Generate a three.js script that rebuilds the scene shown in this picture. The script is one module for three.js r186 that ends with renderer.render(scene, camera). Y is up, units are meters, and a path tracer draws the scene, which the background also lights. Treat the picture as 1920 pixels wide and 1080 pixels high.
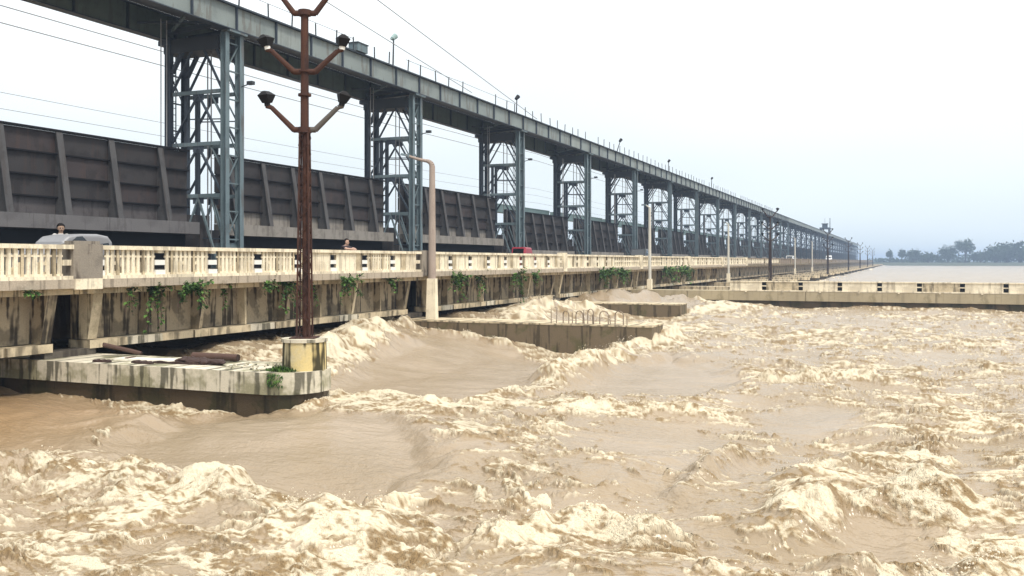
import * as THREE from 'three';
import { mergeGeometries, mergeVertices } from 'three/addons/utils/BufferGeometryUtils.js';
import { MarchingCubes } from 'three/addons/objects/MarchingCubes.js';

// ------------------------------------------------------------------ camera, sky, sun, exposure
// y = 0 is the mean level of the river below the barrage, the bridge runs along -z, the river flows along +x
const EYE = 4, YAW = 22.5 * Math.PI / 180;
const scene = new THREE.Scene();
const camera = new THREE.PerspectiveCamera(2 * Math.atan(540 / 1763) * 180 / Math.PI, 1920 / 1080, 0.1, 9000);
camera.position.set(0, EYE, 0);
camera.rotation.y = YAW;
camera.setViewOffset(1920, 1080, 0, 51, 1920, 1080);
camera.updateProjectionMatrix();
scene.add(camera);

const sunDir = new THREE.Vector3(0.55, 0.95, 0.35).normalize();
{
  const W = 512, H = 256, d = new Float32Array(W * H * 4);
  const hash = (x, y) => { let n = Math.imul(x, 374761393) ^ Math.imul(y, 668265263); n = Math.imul(n ^ (n >>> 13), 1274126177); return ((n ^ (n >>> 16)) >>> 0) / 4294967296; };
  const vn = (x, y, per) => { const xi = Math.floor(x), yi = Math.floor(y), fx = x - xi, fy = y - yi, u = fx * fx * (3 - 2 * fx), v = fy * fy * (3 - 2 * fy), m = a => ((a % per) + per) % per; return (hash(m(xi), yi) * (1 - u) + hash(m(xi + 1), yi) * u) * (1 - v) + (hash(m(xi), yi + 1) * (1 - u) + hash(m(xi + 1), yi + 1) * u) * v; };
  for (let j = 0; j < H; j++) for (let i = 0; i < W; i++) {
    const el = ((j + 0.5) / H - 0.5) * Math.PI, s = Math.sin(el), u = i / W, k = (j * W + i) * 4;
    let r, g, b;
    if (el < 0) { r = 0.62; g = 0.52; b = 0.42; }
    else {
      const L = 0.98 * (1 + 0.85 * Math.min(1, s));                     // overcast sky, brighter towards the zenith
      const c = 0.6 * vn(u * 10, el * 7, 10) + 0.3 * vn(u * 26, el * 20 + 9, 26) + 0.1 * vn(u * 60, el * 48, 60);
      const q = L * (0.85 + 0.29 * c), t = Math.min(1, s * 2.6 + 0.5 * (c - 0.5)), bl = 1 - Math.max(0, t);
      r = q * (0.975 - 0.125 * bl); g = q * (1.0 - 0.055 * bl); b = q * (1.0 - 0.005 * bl);
    }
    d[k] = r; d[k + 1] = g; d[k + 2] = b; d[k + 3] = 1;
  }
  const sky = new THREE.DataTexture(d, W, H, THREE.RGBAFormat, THREE.FloatType);
  sky.mapping = THREE.EquirectangularReflectionMapping; sky.magFilter = sky.minFilter = THREE.LinearFilter; sky.wrapS = THREE.RepeatWrapping; sky.needsUpdate = true;
  scene.background = sky; scene.environment = sky;
}
const sun = new THREE.DirectionalLight(new THREE.Color(1, 0.93, 0.80), 2.9);
sun.position.copy(sunDir).multiplyScalar(200).add(new THREE.Vector3(-20, 0, -60));
sun.target.position.set(-20, 0, -60);
sun.shadow.radius = 22; sun.castShadow = true;
Object.assign(sun.shadow.camera, { left: -120, right: 120, top: 120, bottom: -120, near: 1, far: 500 });
sun.shadow.mapSize.set(2048, 2048);
scene.add(sun, sun.target);
scene.fog = new THREE.FogExp2(new THREE.Color(0.58, 0.74, 1.0), 0.00055);

const renderer = new THREE.WebGLRenderer({ antialias: true });
renderer.toneMapping = THREE.LinearToneMapping;
renderer.toneMappingExposure = 1.1;
renderer.shadowMap.enabled = true;
renderer.setSize(1920, 1080);

// ------------------------------------------------------------------ noise
const rnd = (seed => () => { seed |= 0; seed = seed + 0x6D2B79F5 | 0; let t = Math.imul(seed ^ seed >>> 15, 1 | seed); t = t + Math.imul(t ^ t >>> 7, 61 | t) ^ t; return ((t ^ t >>> 14) >>> 0) / 4294967296; })(20817);
const rr = (a, b) => a + (b - a) * rnd();
const GX = new Float32Array(1024), GY = new Float32Array(1024), PM = new Uint16Array(2048);
for (let i = 0; i < 1024; i++) { const a = rnd() * Math.PI * 2; GX[i] = Math.cos(a); GY[i] = Math.sin(a); PM[i] = i; }
for (let i = 1023; i > 0; i--) { const j = Math.floor(rnd() * (i + 1)), t = PM[i]; PM[i] = PM[j]; PM[j] = t; }
for (let i = 0; i < 1024; i++) PM[i + 1024] = PM[i];
function noise(x, y) {                                                   // gradient noise, about -0.7 .. 0.7
  const xi = Math.floor(x), yi = Math.floor(y), fx = x - xi, fy = y - yi;
  const X = xi & 1023, Y = yi & 1023, X1 = (X + 1) & 1023, Y1 = (Y + 1) & 1023;
  const a = PM[PM[X] + Y], b = PM[PM[X1] + Y], c = PM[PM[X] + Y1], d = PM[PM[X1] + Y1];
  const u = fx * fx * fx * (fx * (fx * 6 - 15) + 10), v = fy * fy * fy * (fy * (fy * 6 - 15) + 10);
  const n0 = GX[a] * fx + GY[a] * fy, n1 = GX[b] * (fx - 1) + GY[b] * fy, n2 = GX[c] * fx + GY[c] * (fy - 1), n3 = GX[d] * (fx - 1) + GY[d] * (fy - 1);
  return (n0 + (n1 - n0) * u) * (1 - v) + (n2 + (n3 - n2) * u) * v;
}
const sstep = (a, b, x) => { const t = Math.min(1, Math.max(0, (x - a) / (b - a))); return t * t * (3 - 2 * t); };
const mix = (a, b, t) => a + (b - a) * t;

// ------------------------------------------------------------------ textures (grain, stains and wear only)
function dataTex(S, fn, srgb) {
  const d = new Uint8Array(S * S * 4);
  for (let j = 0; j < S; j++) for (let i = 0; i < S; i++) { const c = fn(i / S, j / S), k = (j * S + i) * 4; for (let q = 0; q < 3; q++) d[k + q] = Math.max(0, Math.min(255, c[q] * 255)); d[k + 3] = 255; }
  const t = new THREE.DataTexture(d, S, S); t.wrapS = t.wrapT = THREE.RepeatWrapping; t.magFilter = THREE.LinearFilter; t.minFilter = THREE.LinearMipmapLinearFilter; t.generateMipmaps = true;
  if (srgb) t.colorSpace = THREE.SRGBColorSpace; t.needsUpdate = true; return t;
}
// noise on a torus so that tiles meet
function tn(u, v, fx, fy, o = 0) {
  const a = noise(u * fx + o, v * fy + o), b = noise((u - 1) * fx + o, v * fy + o), c = noise(u * fx + o, (v - 1) * fy + o), d = noise((u - 1) * fx + o, (v - 1) * fy + o);
  const s = sstep(0, 1, u), t = sstep(0, 1, v);
  return (a * (1 - s) + b * s) * (1 - t) + (c * (1 - s) + d * s) * t;
}
const toS = l => l <= 0.0031308 ? l * 12.92 : 1.055 * Math.pow(l, 1 / 2.4) - 0.055;
// colour texture from linear colours: base, stain colour, streak colour
function wearTex(S, base, stain, streak, o, ks = 1, kt = 1, cut = 0.12, so = 0) {
  return dataTex(S, (u, v) => {
    const blot = sstep(cut - 0.12, cut + 0.22, tn(u, v, 4, 4, o) + 0.5 * tn(u, v, 11, 11, o + 3) + 0.25 * tn(u, v, 40, 40, o + 5)) * ks;
    const str = sstep(0.06 - so, 0.3 - so, tn(u, v, 14, 1.5, o + 9) + 0.6 * tn(u, v, 44, 3, o + 12) + 0.2 * tn(u, v, 20, 20, o + 1)) * kt;
    const g = 1 + 0.22 * tn(u, v, 90, 90, o + 2) + 0.2 * tn(u, v, 3, 3, o + 7);
    return [0, 1, 2].map(q => toS(mix(mix(base[q], stain[q], blot), streak[q], str) * g));
  }, true);
}
const grit = dataTex(512, (u, v) => { const n = 0.5 + 0.5 * tn(u, v, 120, 120, 1) + 0.35 * tn(u, v, 30, 30, 4) + 0.2 * tn(u, v, 7, 7, 8); return [n, n, n]; });
const T = {
  cream: wearTex(1024, [0.76, 0.68, 0.53], [0.52, 0.45, 0.34], [0.24, 0.20, 0.15], 11, 0.7, 0.5, 0.06, 0.04),
  creamDirty: wearTex(1024, [0.55, 0.46, 0.32], [0.34, 0.28, 0.19], [0.08, 0.066, 0.048], 31, 0.75, 0.7, 0.08, 0.06),
  girder: wearTex(1024, [0.34, 0.28, 0.195], [0.14, 0.115, 0.08], [0.026, 0.021, 0.017], 51, 0.85, 0.9, 0.05, 0.1),
  pier: wearTex(1024, [0.57, 0.52, 0.42], [0.24, 0.225, 0.14], [0.05, 0.047, 0.03], 71, 0.9, 0.8, 0.04, 0.03),
  wet: wearTex(1024, [0.065, 0.048, 0.03], [0.03, 0.029, 0.015], [0.014, 0.012, 0.008], 91, 0.8, 0.7),
  grey: wearTex(1024, [0.115, 0.1, 0.083], [0.07, 0.06, 0.05], [0.05, 0.042, 0.036], 111, 0.7, 0.85, 0.1, 0.08),
  pedestal: wearTex(512, [0.58, 0.46, 0.22], [0.50, 0.44, 0.30], [0.03, 0.028, 0.016], 131, 0.8, 0.95, 0.02, 0.09),
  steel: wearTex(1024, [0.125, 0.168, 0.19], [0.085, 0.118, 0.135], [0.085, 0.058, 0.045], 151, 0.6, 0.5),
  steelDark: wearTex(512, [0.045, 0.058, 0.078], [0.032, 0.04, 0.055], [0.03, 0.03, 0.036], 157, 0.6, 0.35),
  gate: wearTex(1024, [0.040, 0.037, 0.039], [0.024, 0.022, 0.024], [0.052, 0.038, 0.036], 171, 0.7, 0.5),
  gateLight: wearTex(512, [0.24, 0.22, 0.20], [0.16, 0.145, 0.13], [0.09, 0.08, 0.075], 191, 0.7, 0.4),
  rust: wearTex(512, [0.055, 0.026, 0.02], [0.032, 0.018, 0.016], [0.085, 0.036, 0.021], 211, 0.7, 0.5),
  bark: wearTex(512, [0.085, 0.05, 0.04], [0.05, 0.03, 0.026], [0.14, 0.09, 0.07], 231, 0.7, 0.7),
  leaf: wearTex(256, [0.05, 0.10, 0.025], [0.035, 0.075, 0.02], [0.10, 0.15, 0.05], 251, 0.7, 0.3),
};
function mat(map, rough, bump = 0.004, extra = {}) { return new THREE.MeshPhysicalMaterial({ specularIntensity: 0.4, map, roughness: rough, bumpMap: grit, bumpScale: bump, ...extra }); }
const plain = (r, g, b, rough = 0.8, extra = {}) => { const m = r < 0.13 ? new THREE.MeshPhysicalMaterial({ roughness: rough, specularIntensity: 0.25, ...extra }) : new THREE.MeshStandardMaterial({ roughness: rough, ...extra }); m.color.setRGB(r, g, b); return m; };
const M = {
  cream: mat(T.cream, 0.85), creamDirty: mat(T.creamDirty, 0.88), girder: mat(T.girder, 0.9, 0.006), pier: mat(T.pier, 0.85, 0.008), wet: mat(T.wet, 0.45, 0.01),
  grey: mat(T.grey, 0.92, 0.01), pedestal: mat(T.pedestal, 0.85, 0.006), steel: mat(T.steel, 0.55, 0.002), steelDark: mat(T.steelDark, 0.6, 0.002), gate: mat(T.gate, 0.7, 0.003), gateLight: mat(T.gateLight, 0.75, 0.003),
  rust: mat(T.rust, 0.8, 0.003), bark: mat(T.bark, 0.75, 0.01), leaf: mat(T.leaf, 0.7, 0.001, { side: THREE.DoubleSide }),
  black: plain(0.012, 0.011, 0.012, 0.6), darkSteel: plain(0.045, 0.05, 0.058, 0.6), cable: plain(0.22, 0.22, 0.23, 0.7), asphalt: plain(0.05, 0.048, 0.046, 0.95),
  polePink: mat(wearTex(256, [0.33, 0.27, 0.235], [0.27, 0.21, 0.18], [0.2, 0.15, 0.13], 271, 0.6, 0.4), 0.85, 0.003),
  post: mat(wearTex(512, [0.25, 0.22, 0.185], [0.16, 0.14, 0.12], [0.07, 0.058, 0.05], 113, 0.7, 0.8, 0.1, 0.06), 0.92, 0.012),
  gateLow: mat(wearTex(512, [0.085, 0.078, 0.082], [0.055, 0.05, 0.054], [0.04, 0.036, 0.038], 179, 0.7, 0.5), 0.75, 0.003),
  gateDark: plain(0.012, 0.0115, 0.014, 0.75),
  steelR: mat(wearTex(512, [0.10, 0.13, 0.125], [0.07, 0.092, 0.09], [0.05, 0.056, 0.055], 169, 0.6, 0.35), 0.6, 0.002),
  steelC: mat(wearTex(512, [0.24, 0.27, 0.265], [0.19, 0.22, 0.22], [0.12, 0.13, 0.13], 173, 0.6, 0.35), 0.55, 0.002),
  farWall: mat(wearTex(512, [0.22, 0.17, 0.125], [0.16, 0.125, 0.09], [0.09, 0.07, 0.055], 167, 0.7, 0.4), 0.9, 0.004),
  kerb: mat(wearTex(512, [0.40, 0.34, 0.27], [0.27, 0.23, 0.18], [0.12, 0.1, 0.08], 161, 0.8, 0.5), 0.9, 0.006),
  steelB: mat(wearTex(512, [0.20, 0.232, 0.232], [0.155, 0.185, 0.19], [0.105, 0.088, 0.075], 163, 0.7, 0.5), 0.55, 0.002),
  white: plain(0.72, 0.71, 0.68, 0.7), teal: mat(wearTex(256, [0.26, 0.36, 0.36], [0.2, 0.28, 0.28], [0.15, 0.2, 0.2], 291, 0.5, 0.3), 0.6, 0.002),
};

// ------------------------------------------------------------------ geometry builder
class MB {
  constructor() { this.p = []; this.n = []; this.u = []; this.i = []; }
  quad(a, b, c, d, uv) {
    const e1 = [b[0] - a[0], b[1] - a[1], b[2] - a[2]], e2 = [d[0] - a[0], d[1] - a[1], d[2] - a[2]];
    let n = [e1[1] * e2[2] - e1[2] * e2[1], e1[2] * e2[0] - e1[0] * e2[2], e1[0] * e2[1] - e1[1] * e2[0]]; const l = Math.hypot(...n) || 1; n = n.map(x => x / l);
    const o = this.p.length / 3, an = n.map(Math.abs);
    [a, b, c, d].forEach((q, k) => {
      this.p.push(...q); this.n.push(...n);
      const t = uv ? uv[k] : an[1] > an[0] && an[1] > an[2] ? [q[0], q[2]] : an[0] > an[2] ? [q[2], q[1]] : [q[0], q[1]];
      this.u.push(t[0] * 0.25 + 0.37, t[1] * 0.25 + 0.21);
    });
    this.i.push(o, o + 1, o + 2, o, o + 2, o + 3);
    return this;
  }
  // eight corners: bottom ring 0-3 and top ring 4-7, counterclockwise seen from above
  hexa(c) { this.quad(c[3], c[2], c[1], c[0]); this.quad(c[4], c[5], c[6], c[7]); for (let k = 0; k < 4; k++) { const m = (k + 1) % 4; this.quad(c[k], c[m], c[m + 4], c[k + 4]); } return this; }
  box(x0, x1, y0, y1, z0, z1) { return this.hexa([[x0, y0, z1], [x1, y0, z1], [x1, y0, z0], [x0, y0, z0], [x0, y1, z1], [x1, y1, z1], [x1, y1, z0], [x0, y1, z0]]); }
  bar(a, b, w, h = w) {
    const A = new THREE.Vector3(...a), B = new THREE.Vector3(...b), d = B.clone().sub(A).normalize();
    const up = Math.abs(d.y) > 0.95 ? new THREE.Vector3(1, 0, 0) : new THREE.Vector3(0, 1, 0), s = new THREE.Vector3().crossVectors(d, up).normalize(), t = new THREE.Vector3().crossVectors(s, d);
    const q = (P, i, j) => P.clone().addScaledVector(s, i * w / 2).addScaledVector(t, j * h / 2).toArray();
    const c = [q(A, -1, 1), q(A, 1, 1), q(A, 1, -1), q(A, -1, -1), q(B, -1, 1), q(B, 1, 1), q(B, 1, -1), q(B, -1, -1)];
    this.quad(c[3], c[2], c[1], c[0]); this.quad(c[4], c[5], c[6], c[7]); for (let k = 0; k < 4; k++) { const m = (k + 1) % 4; this.quad(c[k], c[m], c[m + 4], c[k + 4]); }
    return this;
  }
  tube(a, b, r0, r1 = r0, seg = 10, caps = true) {
    const A = new THREE.Vector3(...a), B = new THREE.Vector3(...b), d = B.clone().sub(A), L = d.length(); d.normalize();
    const up = Math.abs(d.y) > 0.95 ? new THREE.Vector3(1, 0, 0) : new THREE.Vector3(0, 1, 0), s = new THREE.Vector3().crossVectors(d, up).normalize(), t = new THREE.Vector3().crossVectors(s, d);
    const o = this.p.length / 3;
    for (let k = 0; k <= seg; k++) {
      const an = k / seg * Math.PI * 2, n = s.clone().multiplyScalar(Math.cos(an)).addScaledVector(t, Math.sin(an));
      for (const [P, r, v] of [[A, r0, 0], [B, r1, L]]) { const q = P.clone().addScaledVector(n, r); this.p.push(q.x, q.y, q.z); this.n.push(n.x, n.y, n.z); this.u.push(k / seg * r0 * 6.28 * 0.25 + 0.1, v * 0.25 + 0.3); }
    }
    for (let k = 0; k < seg; k++) { const q = o + k * 2; this.i.push(q, q + 3, q + 2, q, q + 1, q + 3); }
    if (caps) for (const [P, r, sg] of [[A, r0, -1], [B, r1, 1]]) {
      const c = this.p.length / 3; this.p.push(P.x, P.y, P.z); this.n.push(d.x * sg, d.y * sg, d.z * sg); this.u.push(0.5, 0.5);
      for (let k = 0; k <= seg; k++) { const an = k / seg * Math.PI * 2, q = P.clone().addScaledVector(s, Math.cos(an) * r).addScaledVector(t, Math.sin(an) * r); this.p.push(q.x, q.y, q.z); this.n.push(d.x * sg, d.y * sg, d.z * sg); this.u.push(0.5 + Math.cos(an) * r * 0.25, 0.5 + Math.sin(an) * r * 0.25); }
      for (let k = 0; k < seg; k++) sg < 0 ? this.i.push(c, c + 1 + k, c + 2 + k) : this.i.push(c, c + 2 + k, c + 1 + k);
    }
    return this;
  }
  path(pts, r, seg = 8) { for (let k = 0; k + 1 < pts.length; k++) this.tube(pts[k], pts[k + 1], r, r, seg, true); return this; }
  // vertical prism over a plan outline [x, z] (counterclockwise seen from above), top may be inset
  prism(out, y0, y1) {
    let area = 0; out.forEach((a, k) => { const b = out[(k + 1) % out.length]; area += b[0] * a[1] - a[0] * b[1]; }); if (area < 0) out = out.slice().reverse();
    const n = out.length; let run = 0;
    for (let k = 0; k < n; k++) { const a = out[k], b = out[(k + 1) % n], L = Math.hypot(b[0] - a[0], b[1] - a[1]); this.quad([a[0], y0, a[1]], [b[0], y0, b[1]], [b[0], y1, b[1]], [a[0], y1, a[1]], [[run, y0], [run + L, y0], [run + L, y1], [run, y1]]); run += L; }
    for (const [y, sg] of [[y1, 1], [y0, -1]]) {
      const o = this.p.length / 3; for (const q of out) { this.p.push(q[0], y, q[1]); this.n.push(0, sg, 0); this.u.push(q[0] * 0.25, q[1] * 0.25); }
      for (let k = 1; k + 1 < n; k++) sg > 0 ? this.i.push(o, o + k, o + k + 1) : this.i.push(o, o + k + 1, o + k);
    }
    return this;
  }
  geo() {
    const g = new THREE.BufferGeometry();
    g.setAttribute('position', new THREE.Float32BufferAttribute(this.p, 3)); g.setAttribute('normal', new THREE.Float32BufferAttribute(this.n, 3)); g.setAttribute('uv', new THREE.Float32BufferAttribute(this.u, 2)); g.setIndex(this.i);
    return g;
  }
  build(name, material, parent, label) { return put(name, this.geo(), material, parent, label); }
}
const used = {};
function numbered(n) { used[n] = (used[n] ?? -1) + 1; return used[n] ? n + '_' + String(used[n]).padStart(3, '0') : n; }
function put(name, geometry, material, parent, label) {
  const m = new THREE.Mesh(geometry, material); m.castShadow = m.receiveShadow = true;
  m.name = parent ? name : numbered(name); (parent || scene).add(m);
  if (label) m.userData.label = label;
  return m;
}
function tag(o, label, category, group, kind) { o.userData.label = label; if (category) o.userData.category = category; if (group) o.userData.group = group; if (kind) o.userData.kind = kind; return o; }
function thing(name, label, category, [x, y, z], turn = 0, group) { const o = new THREE.Group(); o.name = numbered(name); o.position.set(x, y, z); o.rotation.y = turn; scene.add(o); return tag(o, label, category, group); }
function copy(o, [x, y, z], label, group) { const c = o.clone(); c.name = numbered(o.name.replace(/_\d{3}$/, '')); c.userData = { ...o.userData }; c.position.set(x, y, z); scene.add(c); if (label) c.userData.label = label; if (group) c.userData.group = group; return c; }
const ord = ['', 'first', 'second', 'third', 'fourth', 'fifth', 'sixth', 'seventh', 'eighth', 'ninth', 'tenth', 'eleventh', 'twelfth'];

// ------------------------------------------------------------------ the barrage: bay rhythm
const PITCH = 20.4, NB = 39;
const S = k => 20 + PITCH * k;                                            // distance of pier k along the bridge
const H = h => h + EYE;                                                   // heights were measured from eye level
const XR = -21.3;                                                         // outer face of the road bridge

// ------------------------------------------------------------------ river
const SMOOTH = [
  [[-14.8, 14], [-16.1, 17.8], [-15.2, 19.4], [-12.8, 19], [-10.6, 18.6], [-7.4, 15.3], [-7.8, 13.4], [-7.3, 11.9], [-8.9, 12.5], [-10.9, 13.3], [-12.7, 13.6]],
  [[-16.5, 25], [-18.3, 31.4], [-20, 39], [-15.1, 38], [-11.2, 33], [-10.9, 27], [-10.9, 24], [-12.9, 21.9], [-14.5, 21.9]],
  [[-9.4, 24.1], [-9.8, 30.3], [-8.6, 36.9], [-5.6, 33.8], [-4.2, 29.4], [-6, 25.5]],
  [[-1.5, 13.7], [-1, 15], [0, 15.2], [0.5, 14], [0.7, 13.2], [-1.2, 12.6]],
  [[-6.7, 21.4], [-4.3, 23], [-2.9, 21.2], [-3.7, 19.6], [-4.8, 17.5], [-6.3, 18]],
  [[-26, 18.5], [-19.7, 18.8], [-16.8, 17], [-15.4, 14.2], [-15.4, 12.6], [-17, 11]],
  [[-4.4, 16.1], [-3.4, 17.6], [-2.3, 16.4], [-3, 14.6], [-3.8, 14.6]],
  [[-3.4, 23.1], [-2.5, 26.1], [-0.6, 25.5], [-1.1, 21.9], [-2.4, 20.2]],
  [[-2.8, 18.9], [-2, 19.7], [-1.6, 17], [-2, 15.4], [-2.4, 16.3]],
  [[-7.1, 11.7], [-6.5, 12.7], [-5.3, 12.7], [-5.3, 11.8], [-6.3, 11]],
  [[-10.8, 10.5], [-9.2, 11.5], [-7.6, 11.4], [-7.6, 10.7], [-9.4, 9.5]],
  [[0.6, 20.8], [1.7, 22.4], [1.7, 19.3], [0.9, 18.1]],
  [[2.5, 27], [4.5, 32], [7, 31], [5, 26]],
  [[-2, 40], [3, 46], [6, 42], [1, 37]],
];
const SMAMP = [1, 1, 1, 0.7, 0.45, 0.6, 0.5, 0.5, 0.5, 0.6, 0.55, 0.5, 0.5, 0.4];
// breaking crests: polyline, height, half width, foam
const RIDGE = [
  [[[-17, 11], [-14.3, 12.9], [-12.3, 12.5], [-10.3, 12.2], [-8.8, 11.6], [-6.9, 10.9]], 0.34, 0.8, 0.6],
  [[[-5.2, 11.7], [-4.6, 12.5], [-3.7, 12.7], [-3.2, 12.4]], 0.52, 0.4, 0.7],
  [[[-1.6, 14], [-1, 14.8], [0, 15.4], [0.6, 15.1]], 0.52, 0.42, 0.65],
  [[[-1.4, 16.5], [-0.9, 18.6], [0.2, 19.1]], 0.25, 0.7, 0.6],
  [[[-3.2, 15.2], [-3.2, 17.2], [-3, 17.9]], 0.25, 0.35, 0.6],
  [[[-10.5, 28.5], [-10.2, 31.8], [-10.6, 38.2], [-9.6, 41.5]], 0.45, 0.8, 0.7],
  [[[-17.6, 25.5], [-19.4, 30], [-20.8, 34], [-21.6, 38.4]], 0.5, 0.9, 0.8],
  [[[-12.2, 20.8], [-9.8, 20.3], [-8.6, 22.2], [-6.6, 22.9], [-4.6, 23.4]], 0.16, 0.7, 0.45],
  [[[-4.4, 29.6], [-2.2, 31.2], [-0.8, 31.1]], 0.3, 0.6, 0.6],
  [[[-18.4, 46.5], [-19.6, 50], [-19.9, 56], [-18.5, 58.6]], 0.55, 1.1, 0.7],
  [[[-20.6, 64], [-20.2, 70], [-17.6, 75], [-16.5, 78.6]], 0.7, 1.6, 0.7],
  [[[-7.4, 12.5], [-8, 13.2], [-7.6, 13.5]], 0.16, 0.2, 0.7],
  [[[-0.6, 12], [0.6, 12.4], [1.8, 13.4]], 0.26, 0.3, 0.55],
  [[[-17, 18.7], [-15, 18.65], [-13.6, 19.0], [-13.1, 20], [-13.6, 21.1]], 0.06, 0.26, 0.5],
  [[[-20, 39.1], [-16.5, 39.0]], 0.14, 0.35, 0.45],
];
function polyDist(P, x, y) {                                              // signed distance, positive inside
  let d = 1e9, c = false;
  for (let i = 0, j = P.length - 1; i < P.length; j = i++) {
    const ax = P[j][0], ay = P[j][1], bx = P[i][0], by = P[i][1], ex = bx - ax, ey = by - ay;
    let t = ((x - ax) * ex + (y - ay) * ey) / (ex * ex + ey * ey); t = t < 0 ? 0 : t > 1 ? 1 : t;
    const dx = x - ax - ex * t, dy = y - ay - ey * t, q = dx * dx + dy * dy; if (q < d) d = q;
    if ((ay > y) !== (by > y) && x < (bx - ax) * (y - ay) / (by - ay) + ax) c = !c;
  }
  return (c ? 1 : -1) * Math.sqrt(d);
}
function lineDist(P, x, y) {
  let d = 1e9;
  for (let i = 0; i + 1 < P.length; i++) {
    const ax = P[i][0], ay = P[i][1], ex = P[i + 1][0] - ax, ey = P[i + 1][1] - ay;
    let t = ((x - ax) * ex + (y - ay) * ey) / (ex * ex + ey * ey); t = t < 0 ? 0 : t > 1 ? 1 : t;
    const dx = x - ax - ex * t, dy = y - ay - ey * t, q = dx * dx + dy * dy; if (q < d) d = q;
  }
  return Math.sqrt(d);
}
const boxOf = P => { let a = 1e9, b = -1e9, c = 1e9, d = -1e9; for (const [x, y] of P) { a = Math.min(a, x); b = Math.max(b, x); c = Math.min(c, y); d = Math.max(d, y); } return [a, b, c, d]; };
const SB = SMOOTH.map(boxOf), RB = RIDGE.map(r => boxOf(r[0]));
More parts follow.
